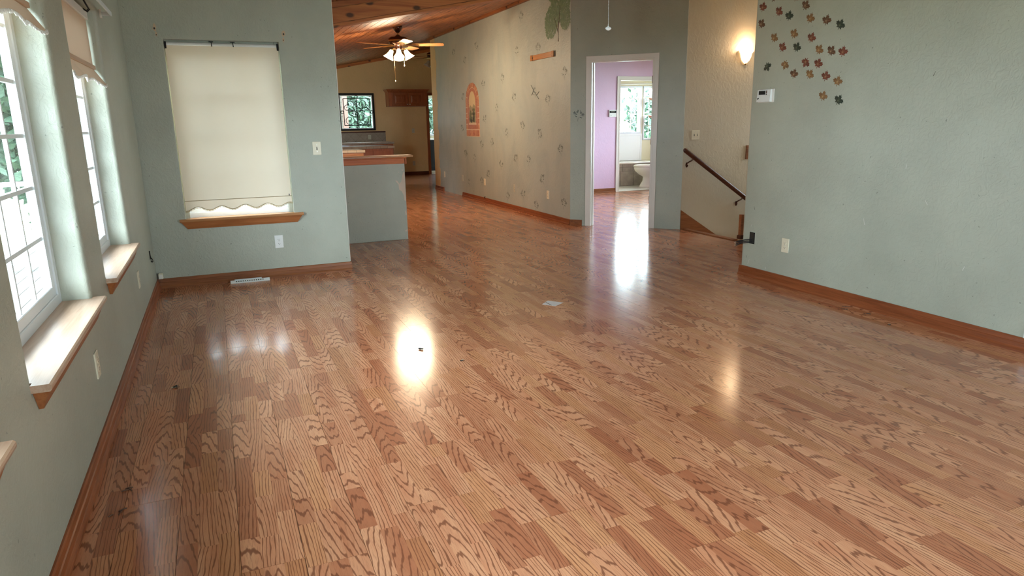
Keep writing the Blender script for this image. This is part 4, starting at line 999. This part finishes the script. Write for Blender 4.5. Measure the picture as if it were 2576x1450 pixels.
# scrollwork window
W_ = thing('window_9', loc=(3.47, 18.45, 0), kind='structure')
frame(W_, 'frame', -.465, .465, 1.205, 2.14, .045, -.03, .06, M['dark']); frame(W_, 'inner_frame', -.42, .42, 1.25, 2.095, .022, -.01, .05, M['vinyl'])
MB().add([(-.4, .03, 1.27), (.4, .03, 1.27), (.4, .03, 2.08), (-.4, .03, 2.08)], [(0, 1, 2, 3)]).obj('pane', M['glass'], W_)
t = thing('iron_scroll_grille', 'black wrought iron scroll grille mounted across the kitchen window', 'grille', (3.47, 18.40, 1.672))
mb = MB()
R_ = .011
for a, b in (((-.335, -.335), (.335, -.335)), ((.335, -.335), (.335, .335)), ((.335, .335), (-.335, .335)), ((-.335, .335), (-.335, -.335))): mb.tube([(a[0], 0, a[1]), (b[0], 0, b[1])], R_, 6)
mb.obj('square_frame', M['iron'], t)
MB().tube([(0, 0, -.335), (0, 0, .335)], R_, 6).obj('centre_bar', M['iron'], t)
for cx, cz in ((0, .375), (0, -.375), (-.375, 0), (.375, 0)):
    MB().tube([(cx+.036*math.cos(2*PI*k/16), 0, cz+.036*math.sin(2*PI*k/16)) for k in range(17)], .009, 6).obj('ring', M['iron'], t)
def spiral(cx, cz, r0, r1, a0, a1, n=26): return [(cx+(r0+(r1-r0)*i/n)*math.cos(a0+(a1-a0)*i/n), 0, cz+(r0+(r1-r0)*i/n)*math.sin(a0+(a1-a0)*i/n)) for i in range(n+1)]
for s_ in (-1, 1):
    for pts in (spiral(.17, .20, .105, .025, PI*1.25, PI*1.25-2.6*PI), spiral(.245, .10, .085, .02, PI*.6, PI*.6-2.4*PI), spiral(.13, -.04, .10, .022, PI*1.3, PI*1.3-2.6*PI), spiral(.20, -.20, .125, .03, PI*1.05, PI*1.05+2.7*PI),
                [(0, 0, .12), (.05, 0, .19), (.10, 0, .235)], [(0, 0, -.12), (.04, 0, -.02), (.10, 0, .05), (.20, 0, .04)], [(0, 0, -.30), (.03, 0, -.28), (.09, 0, -.25)], [(0, 0, -.06), (.03, 0, .02), (.06, 0, .05)]):
        MB().tube([(s_*p[0], p[1], p[2]) for p in pts], .0085, 5).obj('scroll', M['iron'], t)
    for k in range(6): MB().add([(0, -.004, .02+k*.045), (s_*.05, -.002, .075+k*.045), (s_*.008, -.004, .05+k*.045)], [(0, 1, 2)]).obj('leaf', M['iron'], t)
for cx, cz in ((-.335, .2), (.335, .2), (-.335, -.25), (.335, -.25)): B('standoff', M['iron'], t, cx-.008, cx+.008, 0, .045, cz-.008, cz+.008)
# wall cabinet
t = thing('wall_cabinet', 'cherry two-door wall cabinet with crown moulding on the kitchen wall', 'cabinet', (4.76, 18.45, 1.797))
B('body', M['cabinet'], t, -.515, .515, -.33, 0, 0, .36, .003)
MB().add([(-.515, -.33, .35), (.515, -.33, .35), (.515, 0, .35), (-.515, 0, .35), (-.575, -.385, .425), (.575, -.385, .425), (.575, 0, .425), (-.575, 0, .425)], [(0,3,2,1),(4,5,6,7),(0,1,5,4),(1,2,6,5),(2,3,7,6),(3,0,4,7)]).obj('crown', M['cabinet'], t)
for s_ in (-1, 1):
    d = B('door', M['cabinet'], t, *sorted((s_*.006, s_*.42)), -.352, -.33, .012, .345, .003)
    frame(d, 'door_frame', *sorted((s_*.006, s_*.42)), .012, .345, .055, -.360, -.352, M['cabinet'])
    xa, xb = sorted((s_*.075, s_*.35))
    MB().add([(xa, -.353, .08), (xb, -.353, .08), (xb, -.353, .28), (xa, -.353, .28), (xa+.035, -.362, .115), (xb-.035, -.362, .115), (xb-.035, -.362, .245), (xa+.035, -.362, .245)], [(4,5,6,7),(0,1,5,4),(1,2,6,5),(2,3,7,6),(3,0,4,7)]).obj('raised_panel', M['cabinet'], d)
    MB().lathe([(.001, -.030), (.012, -.026), (.014, -.018), (.006, -.008), (.006, 0)], 10, (s_*.035, -.360, .05), M=Matrix.Rotation(-H90, 4, 'X')).obj('knob', M['steel'], d)
# kitchen far door and room behind
D4 = thing('door_4', loc=(0, 18.45, 0), kind='structure')
casing(D4, 5.40, 6.20, 2.08, .075, M['cabinet'])
B('jamb', M['trim_white'], D4, 5.38, 5.402, -.002, .145, 0, 2.08, .002); B('jamb', M['trim_white'], D4, 6.198, 6.22, -.002, .145, 0, 2.08, .002)
tag(MB().box(4.9, 7.4, 18.45, 20.5, -.05, -.002).obj('floor_utility', M['bath_floor']), kind='structure')
t = thing('utility_cabinet', 'dark low cabinet under the bright window beyond the kitchen door', 'cabinet', (6.1, 20.1, 0))
B('body', M['dark'], t, -.5, .6, -.3, .26, 0, .88, .005); B('worktop', M['vinyl'], t, -.52, .62, -.32, .28, .88, .915, .004); B('door', M['dark'], t, -.48, .05, -.315, -.3, .1, .84, .003); B('door', M['dark'], t, .06, .58, -.315, -.3, .1, .84, .003)

# ------------------------------------------------------------------ ceiling fans
def fan(label, loc, zceil, rot, lit, chains=True, R=.66, nsh=4, rs=-1.81):
    t = thing('ceiling_fan', label, 'ceiling fan', loc)
    zt = zceil-loc[2]
    MB().lathe([(.001, zt+.03), (.068, zt+.03), (.070, zt-.02), (.055, zt-.05), (.03, zt-.075), (.016, zt-.085)], 20).obj('canopy', M['bronze'], t)
    MB().tube([(0, 0, zt-.08), (0, 0, .10)], .013, 10).obj('downrod', M['brass'], t)
    MB().lathe([(.014, .135), (.03, .125), (.05, .110), (.11, .100), (.138, .085), (.142, .03), (.135, .012), (.09, .0), (.07, -.012), (.06, -.04), (.065, -.06), (.04, -.085), (.001, -.09)], 28).obj('motor_housing', M['bronze'], t)
    MB().lathe([(.143, .06), (.146, .055), (.146, .045), (.143, .04)], 28).obj('band', M['brass'], t)
    for k in range(5):
        a = rot+2*PI*k/5; Mx = Matrix.Rotation(a, 4, 'Z') @ Matrix.Rotation(math.radians(-11), 4, 'X')
        pr = [(.20, -.045), (.24, -.058), (R-.06, -.070), (R-.01, -.058), (R, -.03), (R, .03), (R-.01, .058), (R-.06, .070), (.24, .058), (.20, .045)]
        n = len(pr); vs = [Mx @ Vector((x, y, z)) for z in (-.008, -.002) for x, y in pr]
        b = MB().add(vs, [tuple(range(n)), tuple(range(2*n-1, n-1, -1))]+[(i, i+n, (i+1) % n+n, (i+1) % n) for i in range(n)]).obj('blade', M['blade'], t)
        ir = [(.06, -.012), (.15, -.022), (.26, -.04), (.30, -.012), (.30, .012), (.26, .04), (.15, .022), (.06, .012)]
        n = len(ir); vs = [Mx @ Vector((x, y, z)) for z in (-.016, -.008) for x, y in ir]
        MB().add(vs, [tuple(range(n)), tuple(range(2*n-1, n-1, -1))]+[(i, i+n, (i+1) % n+n, (i+1) % n) for i in range(n)]).obj('blade_iron', M['brass'], b)
    for k in range(nsh):
        a = rs+2*PI*k/nsh; d = Vector((math.cos(a), math.sin(a), 0))
        MB().tube([d*.03+Vector((0, 0, -.06)), d*.075+Vector((0, 0, -.055)), d*.095+Vector((0, 0, -.075))], .010, 8).obj('arm', M['brass'], t)
        Mx = Matrix.Translation(d*.095+Vector((0, 0, -.075))) @ Matrix.Rotation(a, 4, 'Z') @ Matrix.Rotation(math.radians(-28), 4, 'Y')
        sh = MB().lathe([(.022, .0), (.030, -.012), (.036, -.045), (.050, -.085), (.078, -.128), (.075, -.128), (.046, -.085), (.031, -.045), (.024, -.012)], 18, M=Mx).obj('glass_shade', M['glow_fan'] if lit else M['off_glass'], t)
        if lit:
            l = bpy.data.lights.new('fan_bulb', 'POINT'); l.energy = 19; l.color = (1, .80, .54); l.shadow_soft_size = .05
            lo = bpy.data.objects.new('fan_bulb', l); COL.objects.link(lo); lo.location = Vector(loc)+(Mx @ Vector((0, 0, -.155)))
    if chains:
        for cx, cy, zl in ((-.085, -.06, -.50), (.055, -.08, -.28)):
            c_ = MB().tube([(cx*.5, cy*.5, -.06), (cx, cy, -.12), (cx, cy, zl)], .0022, 5).obj('pull_chain', M['brass'], t)
            MB().lathe([(.001, .0), (.006, -.006), (.008, -.018), (.005, -.028), (.001, -.03)], 8, (cx, cy, zl)).obj('pull_knob', M['porcelain'], c_)
fan('lit ceiling fan with glowing bell glass shades over the kitchen opening', (2.615, 10.345, 2.475), zc(2.62), -.34, True)
fan('unlit ceiling fan half hidden behind the end of the mural wall', (4.74, 15.65, 2.80), zc(4.74), .9, False, False)

# ------------------------------------------------------------------ wall damage
for x, z, s_ in ((-.347, 2.139, 1), (.648, 2.124, 1), (-.338, 2.09, .6), (.642, 2.075, .6)):
    mb = MB(); rr = random.Random(int(x*1000))
    poly = [(x+rr.uniform(.5, 1)*.019*s_*math.cos(2*PI*k/9), z+rr.uniform(.6, 1.6)*.026*s_*math.sin(2*PI*k/9)) for k in range(9)]
    MB().prism([(a, b) for a, b in poly], 'y', -.001, .0005).obj('plaster_chip', plain('chipped_plaster', (.55, .40, .26), .8), wf)
    MB().prism([(x+.007*s_*math.cos(2*PI*k/7), z-.004+.009*s_*math.sin(2*PI*k/7)) for k in range(7)], 'y', -.0016, -.0008).obj('anchor_hole', M['slot'], wf)
B('corner_bead', M['trim_white'], wf, 1.0715, 1.0755, -.0012, .0, .09, 3.4)
rr = random.Random(21)
scm = plain('white_scuff', (.66, .66, .62), .6)
for y, z, l in ((4.60, .60, .03), (4.62, .45, .02), (4.66, .17, .02), (4.63, .13, .05), (4.42, .11, .02), (3.05, .80, .04), (3.22, 1.02, .03), (2.75, .42, .03), (3.5, .62, .05), (2.5, 1.9, .04), (3.1, 1.6, .03)):
    a = rr.uniform(-.6, .6); mb = MB(); dx, dz = l/2*math.sin(a), l/2*math.cos(a)
    mb.add([(-y-dx-.002, -.0008, z-dz), (-y-dx+.002, -.0008, z-dz), (-y+dx+.001, -.0008, z+dz), (-y+dx-.001, -.0008, z+dz)], [(0, 1, 2, 3)]).obj('scuff_mark', scm if rr.random() < .6 else M['slot'], wr)

# ------------------------------------------------------------------ outside: ground, deck, railing, trees
gm = G('grass_ground'); cc = gm.coord()
gmat = gm.out(gm.mix(gm.noise(cc, .6, 4, .6), (.10, .15, .06), (.24, .22, .13)), .9)
tag(MB().box(-45, 55, -45, 60, -3.6, -3.4).obj('ground', gmat), kind='structure')
dm = wood('grey_deck_wood', (.09, .085, .08), (.16, .15, .14), 'y', 1.0, .8)
dk = thing('deck', 'weathered grey deck outside the left windows', 'deck', (-2.0, 2, -.35))
for i in range(16): B('deck_board', dm, dk, -1.2+i*.145, -1.2+i*.145+.138, -6, 9.0, .12, .15)
for i in range(13): B('deck_board', dm, dk, 1.12+i*.145, 1.12+i*.145+.138, 4.75, 9.0, .12, .15)
for yy in (-5, -1, 3, 7): B('post', dm, dk, -1.15, -1.0, yy, yy+.14, -3.05, .12)
rw = plain('white_rail_paint', (.45, .46, .46), .6)
rl = thing('deck_railing', 'white deck railing with square balusters outside the left windows', 'railing', (-3.1, 2, -.2))
B('top_rail', rw, rl, -.05, .05, -6, 9, .95, 1.0, .005); B('bottom_rail', rw, rl, -.03, .03, -6, 9, .08, .13, .005)
for i in range(9): B('post', rw, rl, -.05, .05, -6+i*1.86, -5.9+i*1.86, 0, 1.08, .005)
bme = MB().box(-.018, .018, -.018, .018, .13, .95).mesh('baluster', rw)
for i in range(100): link('baluster', bme, rl, (0, -5.8+i*.148, 0))
rl2 = thing('deck_railing', 'white deck railing outside the far window', 'railing', (-1.0, 9.2, -.2))
B('top_rail', rw, rl2, -2.0, 2.0, -.05, .05, .95, 1.0, .005); B('bottom_rail', rw, rl2, -2.0, 2.0, -.03, .03, .08, .13, .005)
for i in range(28): link('baluster', bme, rl2, (-1.95+i*.142, 0, 0))
pc = thing('porch_post', 'white square porch post outside, nearer one beyond the left windows', 'post', (-2.9, 4.2, -.2)); B('shaft', rw, pc, -.07, .07, -.07, .07, 0, 3.2, .008); B('base', rw, pc, -.1, .1, -.1, .1, 0, .12, .01)
pc2 = thing('porch_post', 'white square porch post outside, farther one beyond the left windows', 'post', (-2.9, 6.6, -.2)); B('shaft', rw, pc2, -.07, .07, -.07, .07, 0, 3.2, .008); B('base', rw, pc2, -.1, .1, -.1, .1, 0, .12, .01)
for q in (pc, pc2): q['group'] = 'porch posts'
ev = tag(MB().prism([(-.82, 3.0), (-1.85, 2.62), (-1.85, 2.72), (-.82, 3.12)], 'y', -3.2, 7.6).obj('added_shade_eave', plain('shade_eave_white', (.55, .55, .53), .7)), kind='structure')  # unseen eave, added to cut the sky light on the window reveals
# trees
lg = [leafmat('foliage_%d' % i, a, b) for i, (a, b) in enumerate((((.016, .045, .028), (.07, .13, .075)), ((.035, .08, .06), (.13, .20, .14))))]
for m_ in lg: m_.node_tree.nodes['Principled BSDF'].inputs['Roughness'].default_value = .6
bark = wood('tree_bark', (.07, .05, .035), (.16, .12, .09), 'z', 1, .9)
def tree_meshes(seed, m):
    rr = random.Random(seed); mb = MB()
    blobs = [(rr.uniform(-1.3, 1.3), rr.uniform(-1.3, 1.3), rr.uniform(.8, 5.6), rr.uniform(.7, 1.3)) for _ in range(22)]
    for _ in range(7500):
        bx_, by_, bz_, br_ = rr.choice(blobs); v = Vector((rr.gauss(0, 1), rr.gauss(0, 1), rr.gauss(0, 1))).normalized()*br_*rr.uniform(.7, 1)
        c_ = Vector((bx_, by_, bz_))+v; a = Vector((rr.gauss(0, 1), rr.gauss(0, 1), rr.gauss(0, 1))).normalized(); b = a.orthogonal().normalized(); s_ = rr.uniform(.09, .19)
        mb.add([c_-a*s_, c_+b*s_*.5, c_+a*s_, c_-b*s_*.5], [(0, 1, 2, 3)])
    tk = MB().tube([(0, 0, -3.4), (.05, .03, -1), (.1, 0, 1.5), (0, .1, 4.5)], [.20, .17, .13, .04], 10)
    return mb.mesh('foliage', m), tk.mesh('trunk', bark)
tms = [tree_meshes(1, lg[0]), tree_meshes(2, lg[1])]
def trees(spots, label, group):
    for i, (x, y, z, s_) in enumerate(spots):
        t = thing('tree', label, 'tree', (x, y, z), i*1.3, group); t.scale = (s_, s_, s_)
        link('foliage', tms[i % 2][0], t); link('trunk', tms[i % 2][1], t)
trees([(-9, 4, -.5, 1.0), (-6.6, 11.5, -.8, .9), (-3.0, 14.5, -.9, .9), (-6.6, 17.5, -.6, 1.0), (-2.2, 19.5, -.5, 1.0), (-6.5, 24.0, -.3, 1.1), (-11, -2, -.5, 1.0), (-1.6, 25.8, .4, 1.0), (-5.2, 33, 1.2, 1.3), (-11.5, 31.5, 1.0, 1.2), (1.6, 33, 1.0, 1.2)], 'leafy tree beyond the deck outside the left windows', 'trees beyond the deck')
trees([(10.6, 22.5, -1.9, .85), (15.6, 21.5, -1.9, .85), (12.6, 27.5, -1.2, .9)], 'leafy tree outside the bathroom window', 'trees outside the bathroom')
trees([(4.6, 25.5, -1.2, .9), (7.9, 28.5, -.9, 1.0)], 'leafy tree outside the kitchen window', 'trees outside the kitchen')
# neighbouring shed wall and post behind the kitchen window
t = thing('garden_shed', 'grey clad shed wall seen through the scrollwork window', 'shed', (3.0, 21.5, -3.4))
sm_ = plain('grey_siding', (.10, .10, .09), .8)
for i in range(38): B('siding_board', sm_, t, -1.6, .62, 0, .03, 1.5+i*.14, 1.5+i*.14+.132)
B('core', M['grout'], t, -1.58, .60, .03, .2, 0, 6.9); B('corner_post', plain('pinkish_post', (.16, .10, .09), .8), t, .62, .78, -.02, .2, 0, 6.9, .006)
